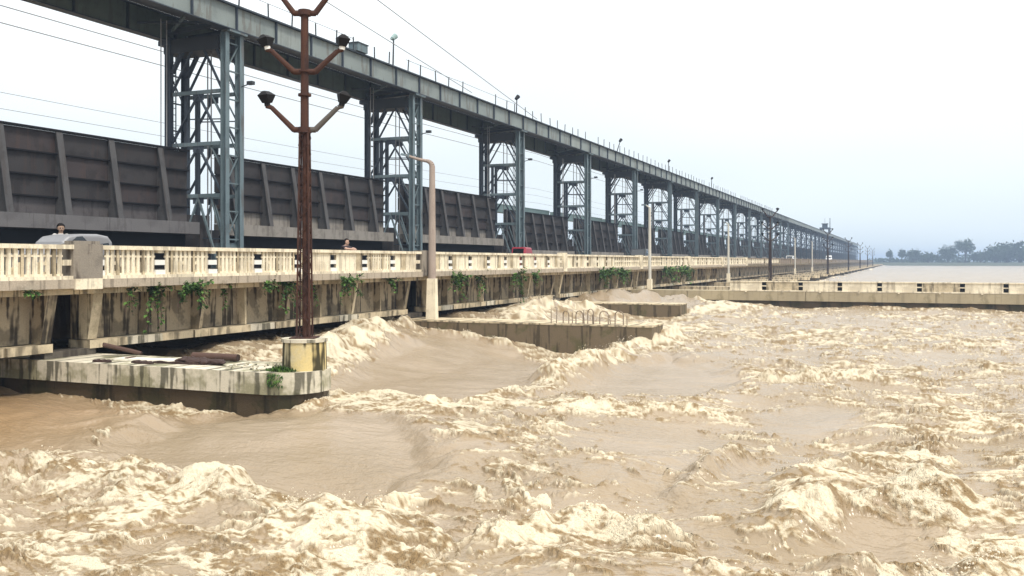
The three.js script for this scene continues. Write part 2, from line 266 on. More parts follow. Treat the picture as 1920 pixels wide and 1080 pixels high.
// height and foam of the river at (x, s), where s = -z; gap = spacing of the mesh there
const W = { y: 0, f: 0, calm: 0 };
function river(x, s, gap) {
  const fade = l => sstep(0.9, 0.35, gap / l);                            // waves the mesh cannot carry are left out
  const wx = x + 0.7 * noise(x / 2.1 + 3.3, s / 2.1) + 0.25 * noise(x / 0.7, s / 0.7 + 8), ws = s + 0.7 * noise(x / 2.1 + 40.7, s / 2.1 + 11) + 0.25 * noise(x / 0.7 + 5, s / 0.7 + 31);
  let calm = 0, ridge = 0, foamR = 0;
  for (let k = 0; k < SMOOTH.length; k++) {
    const b = SB[k]; if (wx < b[0] - 1.5 || wx > b[1] + 1.5 || ws < b[2] - 1.5 || ws > b[3] + 1.5) continue;
    const d = polyDist(SMOOTH[k], wx, ws) + 0.35 * noise(x / 0.8 + 70, s / 0.5), w = k < 3 ? 0.65 : 0.9; calm = Math.max(calm, SMAMP[k] * sstep(-w * 0.6, w, d));
  }
  for (let k = 0; k < RIDGE.length; k++) {
    const r = RIDGE[k], b = RB[k], w = r[2]; if (x < b[0] - 3 * w || x > b[1] + 3 * w || s < b[2] - 3 * w || s > b[3] + 3 * w) continue;
    const d = lineDist(r[0], mix(x, wx, 0.6), mix(s, ws, 0.6)) / w, g = Math.exp(-d * d); ridge = Math.max(ridge, r[1] * g); foamR = Math.max(foamR, r[3] * Math.exp(-d * d * 0.6));
  }
  // level: high where the jets leave the bays, low at the foot of each jet, rough downstream
  const bay = ((s - S(0)) / PITCH) % 1, w = bay < 0 ? bay + 1 : bay, mid = Math.sin(Math.PI * w);
  let level = 0.75 * sstep(-15, -21, x) * (0.35 + 0.65 * mid) + 1.1 * sstep(-26, -36, x);
  level += 0.25 * sstep(-4, -14, x) * sstep(30, 44, s) * sstep(96, 80, s);
  level *= mix(0.5, 1, sstep(16, 24, s));
  // smooth tongues in the bays that are not laid out by hand
  if (s > 61) { const d = (x + 13 + 5 * Math.pow(2 * w - 1, 2)) + 1.5 * noise(x / 3, s / 3); calm = Math.max(calm, 0.85 * sstep(61, 64, s) * sstep(0.5, -1.5, d) * sstep(-24, -20, x)); foamR = Math.max(foamR, 0.5 * Math.exp(-d * d * 0.2)); ridge = Math.max(ridge, 0.35 * Math.exp(-d * d * 0.25) * mid); }
  const farCalm = sstep(110, 260, s) * sstep(-12, 10, x + 12) * 0.75;
  ridge *= 0.42 + 0.75 * sstep(-0.25, 0.35, noise(x / 1.3 + 21, s / 1.3)) ;
  const big = noise(x / 9 + 7, s / 6.5) + 0.5 * noise(x / 4.1, s / 3.2 + 17);
  const med = noise(wx / 1.9, ws / 1.3) + 0.6 * noise(wx / 0.85 + 9, ws / 0.62);
  const str = noise((x + 0.4 * s) / 3.4 + 0.3 * med, (ws - 0.12 * x) / 0.42 + 3) + 0.6 * noise((x + 0.4 * s) / 1.5 + 8, (ws - 0.12 * x) / 0.19);   // streaks drawn out along the flow
  const fi = noise(wx / 0.42 + 2, ws / 0.27) + 0.7 * noise(wx / 0.17, ws / 0.12 + 6);
  const uf = gap < 0.12 ? noise(wx / 0.075, ws / 0.06) : 0;
  const K = Math.max(calm, farCalm);
  let cover = 0.05 + 0.55 * big + 0.5 * med * (1 - 0.6 * K) + 0.42 * str * (1 - 0.72 * K) + 0.5 * fi * (1 - 0.7 * K) + 0.34 * uf * (1 - K) - 1.1 * K + 0.72 * foamR;
  cover += 0.42 * sstep(0.84, 0.97, 1 - 2 * Math.abs(noise((x + 0.3 * s) / 1.7 + 0.5 * med, ws / 0.5 + 33))) * (1 - 0.5 * calm);        // lacy veins
  cover -= 0.55 * sstep(-20.5, -24, x);
  const f = sstep(-0.1, 0.42, cover);
  const rough = 1 - 0.9 * calm;
  let y = level + ridge;
  y += rough * (0.42 * fade(5) * (noise(x / 5.2 + 1, s / 3.6) + 0.35) + 0.21 * fade(2.2) * (0.34 - Math.abs(noise(wx / 2.6 + 5, ws / 1.8))) * 1.4 * (1 - 0.6 * farCalm));
  y += 0.10 * fade(1.2) * rough * (0.3 - Math.abs(noise(wx / 1.3, ws / 0.8 + 3)));
  y += 0.05 * fade(0.5) * rough * (0.25 - Math.abs(noise(wx / 0.5 + 11, ws / 0.36 + 3)));
  const lump = f * (0.55 + 0.9 * sstep(-0.2, 0.4, noise(x / 1.7 + 30, s / 1.7)));
  y += lump * (0.17 * fade(0.9) * Math.abs(noise(wx / 1.1 + 8, ws / 0.6)) + 0.10 * fade(0.4) * Math.abs(noise(wx / 0.6, ws / 0.3)) + 0.05 * fade(0.18) * Math.abs(noise(wx / 0.26 + 4, ws / 0.14)) + 0.026 * fade(0.08) * Math.abs(noise(wx / 0.09, ws / 0.06)));
  y += foamR * (0.3 * fade(0.7) * Math.abs(noise(x / 0.6 + 3, s / 0.5)) + 0.12 * fade(0.25) * Math.abs(noise(x / 0.3, s / 0.2 + 6)) + 0.05 * fade(0.12) * Math.abs(noise(x / 0.13 + 4, s / 0.09)));
  if (calm > 0) y += calm * (0.09 * fade(2) * noise(wx / 2.2, ws / 1.1) + 0.03 * fade(0.6) * noise(wx / 0.8 + 9, ws / 0.4) + 0.012 * fade(0.3) * noise(x / 0.4 + 9, s / 0.16));
  // the first jet: a smooth swell that drops into the hollow at its foot
  const hx = (x + 11.3) / 3.8, hs = (s - 17.4) / 2.2; y += 0.52 * Math.exp(-hx * hx - hs * hs); const tx = (x + 8.2) / 1.6, ts = (s - 13.3) / 1.0; y -= 0.28 * Math.exp(-tx * tx - ts * ts);
  const t4x = (x + 18) / 2.6, t4s = (s - 18.4) / 0.9; y -= 0.30 * Math.exp(-t4x * t4x - t4s * t4s); const t3x = (x + 14.5) / 3, t3s = (s - 57.5) / 3; y -= 0.55 * Math.exp(-t3x * t3x - t3s * t3s); const t2x = (x + 13.4) / 2.8, t2s = (s - 38) / 3.5; y -= 0.58 * Math.exp(-t2x * t2x - t2s * t2s);
  W.y = y; W.f = f; W.calm = K; W.crest = foamR;
}
{
  const ths = [];                                                         // directions round the viewpoint, dense where the river is looked at
  const NC = 1180, t0 = -0.60, t1 = 0.60;
  const inView = []; for (let i = 0; i <= NC; i++) inView.push(Math.atan(t0 + (t1 - t0) * i / NC));
  const side = []; for (let i = 1; i <= 110; i++) side.push(inView[NC] + 0.55 * Math.pow(i / 110, 1.25)); for (let i = 1; i <= 24; i++) side.push(inView[NC] + 0.55 + (Math.PI - inView[NC] - 0.55) * Math.pow(i / 24, 1.2));
  ths.push(...side.slice().reverse().map(a => -a), ...inView, ...side);
  const rs = [0.5, 4, 7, 9]; for (let py = 655; py > 4; py -= py > 60 ? 0.86 : py > 14 ? 0.7 : 0.5) { const t = EYE * 1763 / py; if (t > 9.2) rs.push(t); }
  rs.push(2200, 3500);
  const nc = ths.length, nr = rs.length, P = new Float32Array(nc * nr * 3), C = new Float32Array(nc * nr * 3), U = new Float32Array(nc * nr * 2), F = new Float32Array(nc * nr);
  for (let j = 0; j < nr; j++) {
    const r = rs[j], dr = j ? r - rs[j - 1] : 3;
    for (let i = 0; i < nc; i++) {
      const a = YAW - ths[i], c = 1 / Math.max(0.6, Math.cos(ths[i])), R = r * c;
      const x = -Math.sin(a) * R, s = Math.cos(a) * R, dth = i ? (ths[i] - ths[i - 1]) * R : 0.02, k = j * nc + i;
      const gap = Math.max(dth, dr * 0.45);
      river(x, s, gap);
      P[k * 3] = x; P[k * 3 + 1] = R > 1400 ? -0.3 : W.y; P[k * 3 + 2] = -s; U[k * 2] = x / 3; U[k * 2 + 1] = s / 3; F[k] = W.f;
      // mud and foam are different stuff: silt-laden water, aerated cream foam, and thin brown foam between
      const b = 0.5 + 0.8 * noise(x / 3.3 + 20, s / 2.7 + 4), f = W.f;
      // foam breaks up into scraps with thin brown froth between them
      const v = 0.62 * noise(x / 1.1 + 60, s / 0.55) + 0.6 * sstep(0.25, 0.5, gap < 0.35 ? 1 : 0) * noise(x / 0.42 + 8, s / 0.19) + (gap < 0.11 ? 0.55 * noise(x / 0.17 + 3, s / 0.085) : 0) + (gap < 0.05 ? 0.4 * noise(x / 0.075, s / 0.045) : 0);
      const bright = sstep(-0.18, 0.42, 1.15 * v + 0.5 * (f - 0.6) + 0.15 * (W.crest || 0));
      const ob = sstep(-14, -20, x) * sstep(20, 17, s), mr = mix(0.25, 0.315, b), mg = mix(0.187, 0.242, b) - 0.03 * ob, mb = mix(0.115, 0.165, b) - 0.04 * ob;
      const fr = mix(0.225, 0.62, bright), fg = mix(0.148, 0.54, bright), fb = mix(0.068, 0.40, bright);
      C[k * 3] = mix(mr, fr, f); C[k * 3 + 1] = mix(mg, fg, f); C[k * 3 + 2] = mix(mb, fb, f);
    }
  }
  const wi = [], fi = [];
  for (let j = 0; j + 1 < nr; j++) for (let i = 0; i + 1 < nc; i++) {
    const a = j * nc + i, b = a + 1, c = a + nc, d = c + 1;
    for (const [p, q, r] of [[a, b, c], [b, d, c]]) ((F[p] + F[q] + F[r]) / 3 > 0.42 ? fi : wi).push(p, q, r);
  }
  const full = new THREE.BufferGeometry();
  full.setAttribute('position', new THREE.BufferAttribute(P, 3)); full.setIndex(new THREE.BufferAttribute(new Uint32Array(wi.concat(fi)), 1)); full.computeVertexNormals();
  const N = full.attributes.normal;
  const sub = idx => {                                                    // own vertex list for one half of the surface
    const map = new Int32Array(nc * nr).fill(-1), out = new Uint32Array(idx.length); let n = 0; const list = [];
    for (let k = 0; k < idx.length; k++) { const v = idx[k]; if (map[v] < 0) { map[v] = n++; list.push(v); } out[k] = map[v]; }
    const pick = (A, w) => { const o = new Float32Array(n * w); for (let q = 0; q < n; q++) for (let e = 0; e < w; e++) o[q * w + e] = A[list[q] * w + e]; return new THREE.BufferAttribute(o, w); };
    const g = new THREE.BufferGeometry(); g.setAttribute('position', pick(P, 3)); g.setAttribute('normal', pick(N.array, 3)); g.setAttribute('uv', pick(U, 2)); g.setAttribute('color', pick(C, 3)); g.setIndex(new THREE.BufferAttribute(out, 1)); return g;
  };
  const ripple = dataTex(1024, (u, v) => { const n = 0.5 + 0.4 * tn(u, v, 8, 22, 3) + 0.3 * tn(u, v, 26, 50, 5) + 0.16 * tn(u, v, 70, 110, 9); return [n, n, n]; });
  const froth = dataTex(1024, (u, v) => { const n = 0.2 + 0.7 * Math.abs(tn(u, v, 30, 34, 3)) + 0.6 * Math.abs(tn(u, v, 70, 80, 5)) + 0.5 * Math.abs(tn(u, v, 160, 170, 9)); return [n, n, n]; });
  const mw = new THREE.MeshStandardMaterial({ vertexColors: true, roughness: 0.27, bumpMap: ripple, bumpScale: 0.045 });
  const mf = new THREE.MeshStandardMaterial({ vertexColors: true, roughness: 0.85, bumpMap: froth, bumpScale: 0.05 });
  const wm = put('river_water', sub(wi), mw); tag(wm, 'fast brown flood water below the barrage', null, null, 'structure');
  const fm = put('foam', sub(fi), mf, wm); fm.userData.label = 'cream coloured froth churning on the flood water';
  console.log('river', nc, nr, wi.length / 3, fi.length / 3);
}
// ------------------------------------------------------------------ far bank and open water round the mesh
{
  const g = new MB(), X0 = -900, X1 = 2600, Z0 = -832;
  const n = 60, ys = [-0.6, 1.6, 2.4, 2.4], off = [0, 14, 60, 2800];
  for (let k = 0; k < n; k++) { const a = X0 + (X1 - X0) * k / n, b = X0 + (X1 - X0) * (k + 1) / n, w = x => 10 * noise(x / 130, 4.4); for (let r = 0; r < 3; r++) g.quad([a, ys[r], Z0 + w(a) - off[r]], [b, ys[r], Z0 + w(b) - off[r]], [b, ys[r + 1], Z0 + w(b) - off[r + 1]], [a, ys[r + 1], Z0 + w(a) - off[r + 1]]); }
  tag(g.build('far_bank', plain(0.075, 0.085, 0.06, 1)), 'low hazy river bank across the water', null, null, 'structure');
}

// ------------------------------------------------------------------ piers
const pierTop = H(-2.74), PHW = 1.07;
function noseOutline(x0, x1, s, hw, seg = 9) {                             // plan outline, round nose at x1 (downstream)
  const o = [[x0, -s + hw]]; const cx = x1 - hw * 0.95;
  for (let k = 0; k <= seg; k++) { const a = Math.PI / 2 - Math.PI * k / seg; o.push([cx + Math.cos(a) * hw * 0.95, -s + Math.sin(a) * hw]); }
  o.push([x0, -s - hw]); return o;
}
const shift = (o, x, z) => o.map(([a, b]) => [a - x, b - z]);
const END = { 0: -13.4, 1: -9.85, 2: -13.1 };
for (let k = -1; k < NB + 1; k++) {
  if (k === 3) continue;
  const s = S(k), xe = END[k] ?? -14, near = k >= 0 && k < 8;
  const label = k === 0 ? 'near concrete pier with rounded white capped nose carrying the rusty mast' : k === 1 ? 'long brown pier behind the near one with iron hoops on its end' : k === 2 ? 'third pier from the front, short dark stub with a square end' : k === -1 ? 'concrete pier beyond the left edge, left of the near one' : k < 10 ? ord[k - 3] + ' pier past the long divide wall, counting away from it' : 'small hazy pier far along the barrage past the long divide wall';
  const t = thing('barrage_pier', label, 'pier', [0, -4, -s], 0, k > 9 ? 'far piers of the barrage' : undefined);
  const flat = k === 1 || k === 2;
  const o = flat ? [[-46, 1.07], [xe, 1.0], [xe, -1.0], [-46, -1.07]].map(([a, b]) => [a, b]) : shift(noseOutline(-46, xe, s, PHW), 0, -s);
  const o2 = flat ? [[-24, 1.0], [xe - 0.1, 0.93], [xe - 0.1, -0.93], [-24, -1.0]] : shift(noseOutline(-46, xe - 0.07, s, PHW - 0.07), 0, -s);
  if (k === 0) {
    new MB().prism(shift(noseOutline(-46, xe - 0.1, s, PHW - 0.09), 0, -s), 0, H(-3.28) + 4).build('wet_base', M.wet, t, 'dark wet lower band of the pier');
    new MB().prism(shift(noseOutline(-24.5, xe, s, PHW), 0, -s), H(-3.28) + 4, pierTop + 4).build('cap', M.pier, t);
    new MB().prism(shift(noseOutline(-46, -24.5, s, PHW, 2), 0, -s).map(([a, b]) => [Math.min(a, -24.51), b]), H(-3.28) + 4, pierTop + 3.99).build('rear_cap', M.girder, t);
    const ped = new MB(); ped.tube([-13.97, pierTop + 3.98, 0], [-13.97, H(-2.0) + 4, 0], 0.56, 0.54, 28); ped.build('pedestal', M.pedestal, t, 'streaky yellow round pedestal at the nose');
    const lip = new MB(); lip.tube([-13.97, H(-2.0) + 3.96, 0], [-13.97, H(-1.955) + 4, 0], 0.575, 0.575, 28); lip.build('pedestal_rim', M.pier, t);
  } else if (flat) {
    new MB().prism(o, 0, H(-2.86) + 4).build('wall', mat(wearTex(512, [0.15, 0.115, 0.075], [0.10, 0.09, 0.045], [0.045, 0.036, 0.024], 400 + k * 20, 0.9, 0.7), 0.6, 0.01), t);
    new MB().prism(o.map(([a, b]) => [a + 0.02, b * 1.02]), H(-2.86) + 4, H(-2.79) + 4).build('coping', M.creamDirty, t);
  } else {
    new MB().prism(o2, 0, H(-3.2) + 4).build('wet_base', M.wet, t);
    new MB().prism(o, H(-3.2) + 4, pierTop + 4).build('cap', M.creamDirty, t);
  }
  // bearings under the road spans and the block that carries the gate tower
  for (const x of [-22.2, -24.9, -27, -29.2]) new MB().box(x - 0.28, x + 0.28, pierTop + 3.98, H(-2.545) + 4, -0.9, 0.9).build('bearing', M.grey, t);
  new MB().box(-46, -30.2, pierTop + 3.98, H(-0.95) + 4, -1.06, 1.06).build('tower_base', M.grey, t);
  if (k < 12) { const pw = new MB(); pw.box(-28.8, -23.4, pierTop + 3.98, H(-0.95) + 4, -0.28, 0.28); pw.build('diaphragm_wall', M.girder, t); }
}
// the fourth pier runs on as a long divide wall with a parapet of its own
{
  const s = S(3), t = thing('divide_wall', 'long low concrete wall reaching right across the river with pale parapet', 'wall', [0, -4, -s]);
  new MB().box(-46, 70, 0, H(-3.3) + 4, -1.05, 1.05).build('wet_base', M.wet, t);
  const wallM = mat(wearTex(512, [0.37, 0.31, 0.21], [0.25, 0.21, 0.13], [0.12, 0.1, 0.065], 500, 0.8, 0.25), 0.8, 0.008);
  for (let k = 0; k < 12; k++) { const a = -46 + k * 9.7, b = a + 9.66; new MB().box(a, b, H(-3.3) + 4, H(-2.52) + 4, -1.12, 1.12).build('wall_block', wallM, t); }
  const rail = new MB(); rail.box(-13.4, 70, H(-1.76) + 4, H(-1.67) + 4, 0.82, 1.1); rail.build('top_rail', M.cream, t);
  const bot = new MB(); bot.box(-13.4, 70, H(-2.52) + 4, H(-2.42) + 4, 0.84, 1.14); bot.build('bottom_rail', M.cream, t);
  // solid panels with a pair of openings between neighbours
  const pg = [0, 1, 2].map(() => { const L = rr(2.5, 2.7); return L; });
  for (let k = 0, x = -13.35; x < 68; k++) {
    const L = pg[k % 3], m = new MB(); m.box(x, x + L, H(-2.42) + 4, H(-1.76) + 4, 0.9, 1.04); m.build('parapet_panel', k % 4 === 1 ? M.creamDirty : M.cream, t);
    const g = new MB(); g.box(x + L, x + L + 0.36, H(-2.13) + 4, H(-2.04) + 4, 0.92, 1.02); g.build('middle_rail', M.cream, t); new MB().box(x + L + 0.002, x + L + 0.358, H(-2.42) + 4, H(-1.76) + 4, 0.86, 0.9).build('niche_back', M.gateDark, t);
    x += L + 0.36;
  }
  for (let x = -12; x < 66; x += 2.95) { const m = new MB(); m.box(x - 0.07, x + 0.07, H(-2.6) + 4, H(-2.42) + 4, 1.1, 1.2); m.build('bracket', M.cream, t); }
}

// ------------------------------------------------------------------ road bridge: one thing, every span with deck, kerb, girders
{
  const t = thing('road_bridge', 'pale concrete road bridge on piers with stained beams and leafy weeds', 'bridge', [0, 0, 0]);
  const zs0 = S(-1), zEnd = S(NB);
  for (let k = -1; k < NB; k++) {
    const a = S(k), b = S(k + 1), near = k < 6;
    new MB().box(-30, XR - 0.3, H(-0.95), H(-0.66), -b + 0.02, -a - 0.02).build('deck_slab', M.creamDirty, t); new MB().box(-34.2, -30.02, H(-0.93), H(-0.70), -b + 1.2, -a - 1.2).build('service_deck', M.grey, t);
    new MB().box(XR - 0.30, XR + 0.06, H(-0.77), H(-0.52), -b + 0.012, -a - 0.012).build('kerb', near ? M.kerb : M.girder, t);
    if (k < 8) new MB().box(-30.1, -22.4, H(-0.66), H(-0.62), -b, -a).build('road_surface', M.asphalt, t);
    new MB().box(-30, -29.75, H(-0.66), H(-0.35), -b, -a).build('upstream_kerb', M.grey, t);
    // outer girder: web, stiffening ribs, block-like bottom flange
    const g0 = a + (k === 1 ? 1.55 : 0.62), g1 = b - 0.66, gx = XR - 1.0;
    new MB().box(gx - 0.32, gx, H(-2.3), H(-0.94), -g1, -g0).build('girder', M.girder, t);
    for (const x of [-24.9, -27, -29.2]) if (k < 12) new MB().box(x - 0.3, x, H(-2.5), H(-0.94), -g1, -g0).build('inner_girder', M.grey, t);
    if (k < 5) {
      const nb = 13, L = (g1 - g0) / nb;
      for (let q = 0; q < nb; q++) { const z = -(g0 + q * L); const d = rr(-0.015, 0.015); new MB().box(gx - 0.42 + d, gx + 0.42 + d, H(-2.56), H(-2.32), z - L + (q % 3 === 2 ? 0.05 : 0.012), z - 0.012).build('flange_block', q % 4 === 1 ? M.pier : M.creamDirty, t); }
      const nr = 8, Lr = (g1 - g0) / nr;
      for (let q = 0; q <= nr; q++) { const z = -(g0 + q * Lr), w = q === 0 || q === nr ? 0.34 : q % 2 ? 0.10 : 0.16, zz = q === 0 ? z - w / 2 : q === nr ? z + w / 2 : z; new MB().hexa([[gx - 0.05, H(-2.3), zz + w / 2], [gx + 0.34, H(-2.3), zz + w / 2], [gx + 0.34, H(-2.3), zz - w / 2], [gx - 0.05, H(-2.3), zz - w / 2], [gx - 0.05, H(-0.94), zz + w / 2], [gx + (q % 2 ? 0.34 : 0.6), H(-0.94), zz + w / 2], [gx + (q % 2 ? 0.34 : 0.6), H(-0.94), zz - w / 2], [gx - 0.05, H(-0.94), zz - w / 2]]).build('girder_rib', q % 3 ? M.girder : M.creamDirty, t); }
    } else new MB().box(gx - 0.42, gx + 0.42, H(-2.56), H(-2.32), -g1, -g0).build('flange', M.girder, t);
  }
}

// ------------------------------------------------------------------ parapets, one per bay
{
  const zl = (a, b) => [-b, -a];
  const panelA = (k, z, L, t, i) => {                                     // open panel: uprights with a chopped middle bar
    const p = thing0('parapet_panel', t), n = 10, w = L / n;
    for (let q = 0; q < n; q++) { const m = new MB(), zz = z - (q + 0.5) * w, wd = w * (0.5 + 0.1 * ((q * 7 + i * 3) % 3) / 2); m.box(XR - 0.10, XR - 0.03, H(-0.42), H(0.325), zz - wd / 2, zz + wd / 2); m.build('slat', (q + i) % 5 === 2 ? M.creamDirty : M.cream, p); }
    for (const [y0, y1] of [[-0.42, -0.36], [0.10, 0.16]]) new MB().box(XR - 0.095, XR - 0.045, H(y0), H(y1), z - L, z).build('cross_bar', M.cream, p);
    for (let q = 0; q < n - 1; q++) if ((q * 5 + i * 7) % 4 < 2) { const zz = z - (q + 1) * w; new MB().box(XR - 0.09, XR - 0.05, H(-0.36), H(-0.30 + 0.13 * ((q + i) % 3)), zz - w * 0.3, zz + w * 0.3).build('infill', M.creamDirty, p); if ((q + i) % 3 === 0) new MB().box(XR - 0.09, XR - 0.055, H(-0.12), H(-0.02), zz - w * 0.3, zz + w * 0.3).build('infill', M.cream, p); }
  };
  const panelB = (k, z, L, t, i) => {                                     // filled panel with scored upright lines
    const n = 4, w = L / n, p = thing0('parapet_panel', t);
    for (let q = 0; q < n; q++) { const d = ((q * 3 + i) % 3) * 0.006; new MB().box(XR - 0.16, XR - 0.045 + d, H(-0.42), H(0.325), z - (q + 1) * w + 0.012, z - q * w - 0.006).build('slab', (q + i) % 4 === 1 ? M.creamDirty : M.cream, p); }
    new MB().box(XR - 0.14, XR - 0.075, H(-0.42), H(0.325), z - L, z).build('backing', M.creamDirty, p);
  };
  const panelC = (k, z, L, t, i) => {                                     // open square grid
    const p = thing0('parapet_panel', t), m = new MB(); m.box(XR - 0.15, XR - 0.03, H(-0.1), H(0.02), z - L, z); m.build('middle_bar', M.cream, p);
    const n = 3; for (let q = 0; q <= n; q++) { const zz = z - L * q / n; new MB().box(XR - 0.16, XR - 0.02, H(-0.42), H(0.325), zz - 0.07, zz + 0.07).build('post', M.cream, p); }
  };
  function thing0(name, parent) { const o = new THREE.Group(); o.name = name; parent.add(o); return o; }
  const where = k => k === -1 ? 'pale open slatted parapet left of the weathered grey pillar' : k === 0 ? 'pale slatted parapet between the weathered grey pillar and the street lamp' : k === 1 ? 'pale solid panelled parapet with square holes beyond the first street lamp' : k === 2 ? 'pale parapet with small square holes right of the white pillar' : k === 3 ? 'pale open grid parapet just behind the second street lamp' : k === 4 ? 'dull parapet stretch next after the open grid stretch' : k < 9 ? ord[k - 4] + ' dull brownish parapet stretch beyond the tall forked mast' : 'hazy brownish parapet of the far bridge beyond the tall forked mast';
  for (let k = -1; k < NB; k++) {
    const a = S(k), b = S(k + 1), t = thing('bridge_parapet', where(k), 'parapet', [0, 0, 0], 0, k > 8 ? 'far parapets of the road bridge' : undefined);
    const far = k > 5, top = far ? M.farWall : M.cream;
    new MB().box(XR - 0.24, XR + 0.05, H(0.325), H(0.445), -b + 0.4, -a - 0.4).build('top_rail', top, t);
    new MB().box(XR - 0.2, XR + 0.035, H(-0.52), H(-0.42), -b + 0.4, -a - 0.4).build('bottom_rail', top, t);
    // pillar at the start of the bay
    if (k <= 6) {
      const w = k === 0 ? 0.52 : k === 2 ? 0.28 : 0.34, out = []; const n = 8;
      const m = new MB(), x0 = XR - 0.42, x1 = XR + 0.16, o = [[x0, -a + w], [x1 - 0.12, -a + w], [x1, -a + w - 0.12], [x1, -a - w + 0.12], [x1 - 0.12, -a - w], [x0, -a - w]];
      if (k === 0) { m.prism(o, H(-0.5), H(0.47)); const m2 = new MB(); m2.prism(o.map(([x, z]) => [x - 0.05 * Math.sign(x - XR), -a + (z + a) * 0.88]), H(0.47), H(0.56)); const c = new MB(); c.prism(o.map(([x, z]) => [x + 0.012, -a + (z + a) * 0.97]), H(-0.80), H(-0.5)); m.build('pillar', M.post, t, 'weathered grey stained pillar'); m2.build('pillar_cap', M.post, t); c.build('pillar_foot', M.cream, t); }
      else { m.prism(o, H(-0.72), H(k === 2 ? 0.55 : 0.5)); m.build('pillar', k === 1 ? M.post : M.cream, t); }
    } else new MB().box(XR - 0.42, XR + 0.1, H(-0.7), H(0.5), -a - 0.3, -a + 0.3).build('pillar', M.creamDirty, t);
    if (k <= 7) {
      const L = 2.0, pit = 2.42; let z = -(a + 0.66);
      const mid = new MB();
      for (let q = 0; q < 8; q++) {
        const type = k < 0 ? 0 : k === 0 ? (q === 5 || q === 7 ? 1 : q === 4 ? 1 : 0) : k === 1 ? 1 : k === 2 ? (q < 5 ? 1 : 2) : k === 3 ? (q < 3 ? 2 : q < 6 ? 0 : 1) : 1;
        (type === 0 ? panelA : type === 1 ? panelB : panelC)(k, z, L, t, q + k * 3 + 5);
        const zg0 = q ? z + 0.42 : -(a + 0.4), m = new MB(); m.box(XR - 0.14, XR - 0.04, H(-0.13), H(0.03), z, zg0); if (k < 2) m.box(XR - 0.15, XR - 0.02, H(-0.42), H(-0.28), z, zg0); m.build('middle_rail', k < 2 ? M.white : M.cream, t);
        if (k < 2 && q) { const kn = new MB(); kn.box(XR - 0.22, XR + 0.0, H(0.24), H(0.325), z + 0.1, z + 0.32); kn.build('rail_joint', M.cream, t); }
        z -= pit;
      }
      const m = new MB(); m.box(XR - 0.14, XR - 0.04, H(-0.13), H(0.03), -(b - 0.4), z + 0.42); m.build('middle_rail', M.cream, t);
    } else new MB().box(XR - 0.16, XR - 0.04, H(-0.42), H(0.325), -b + 0.4, -a - 0.4).build('panel', M.farWall, t);
  }
}

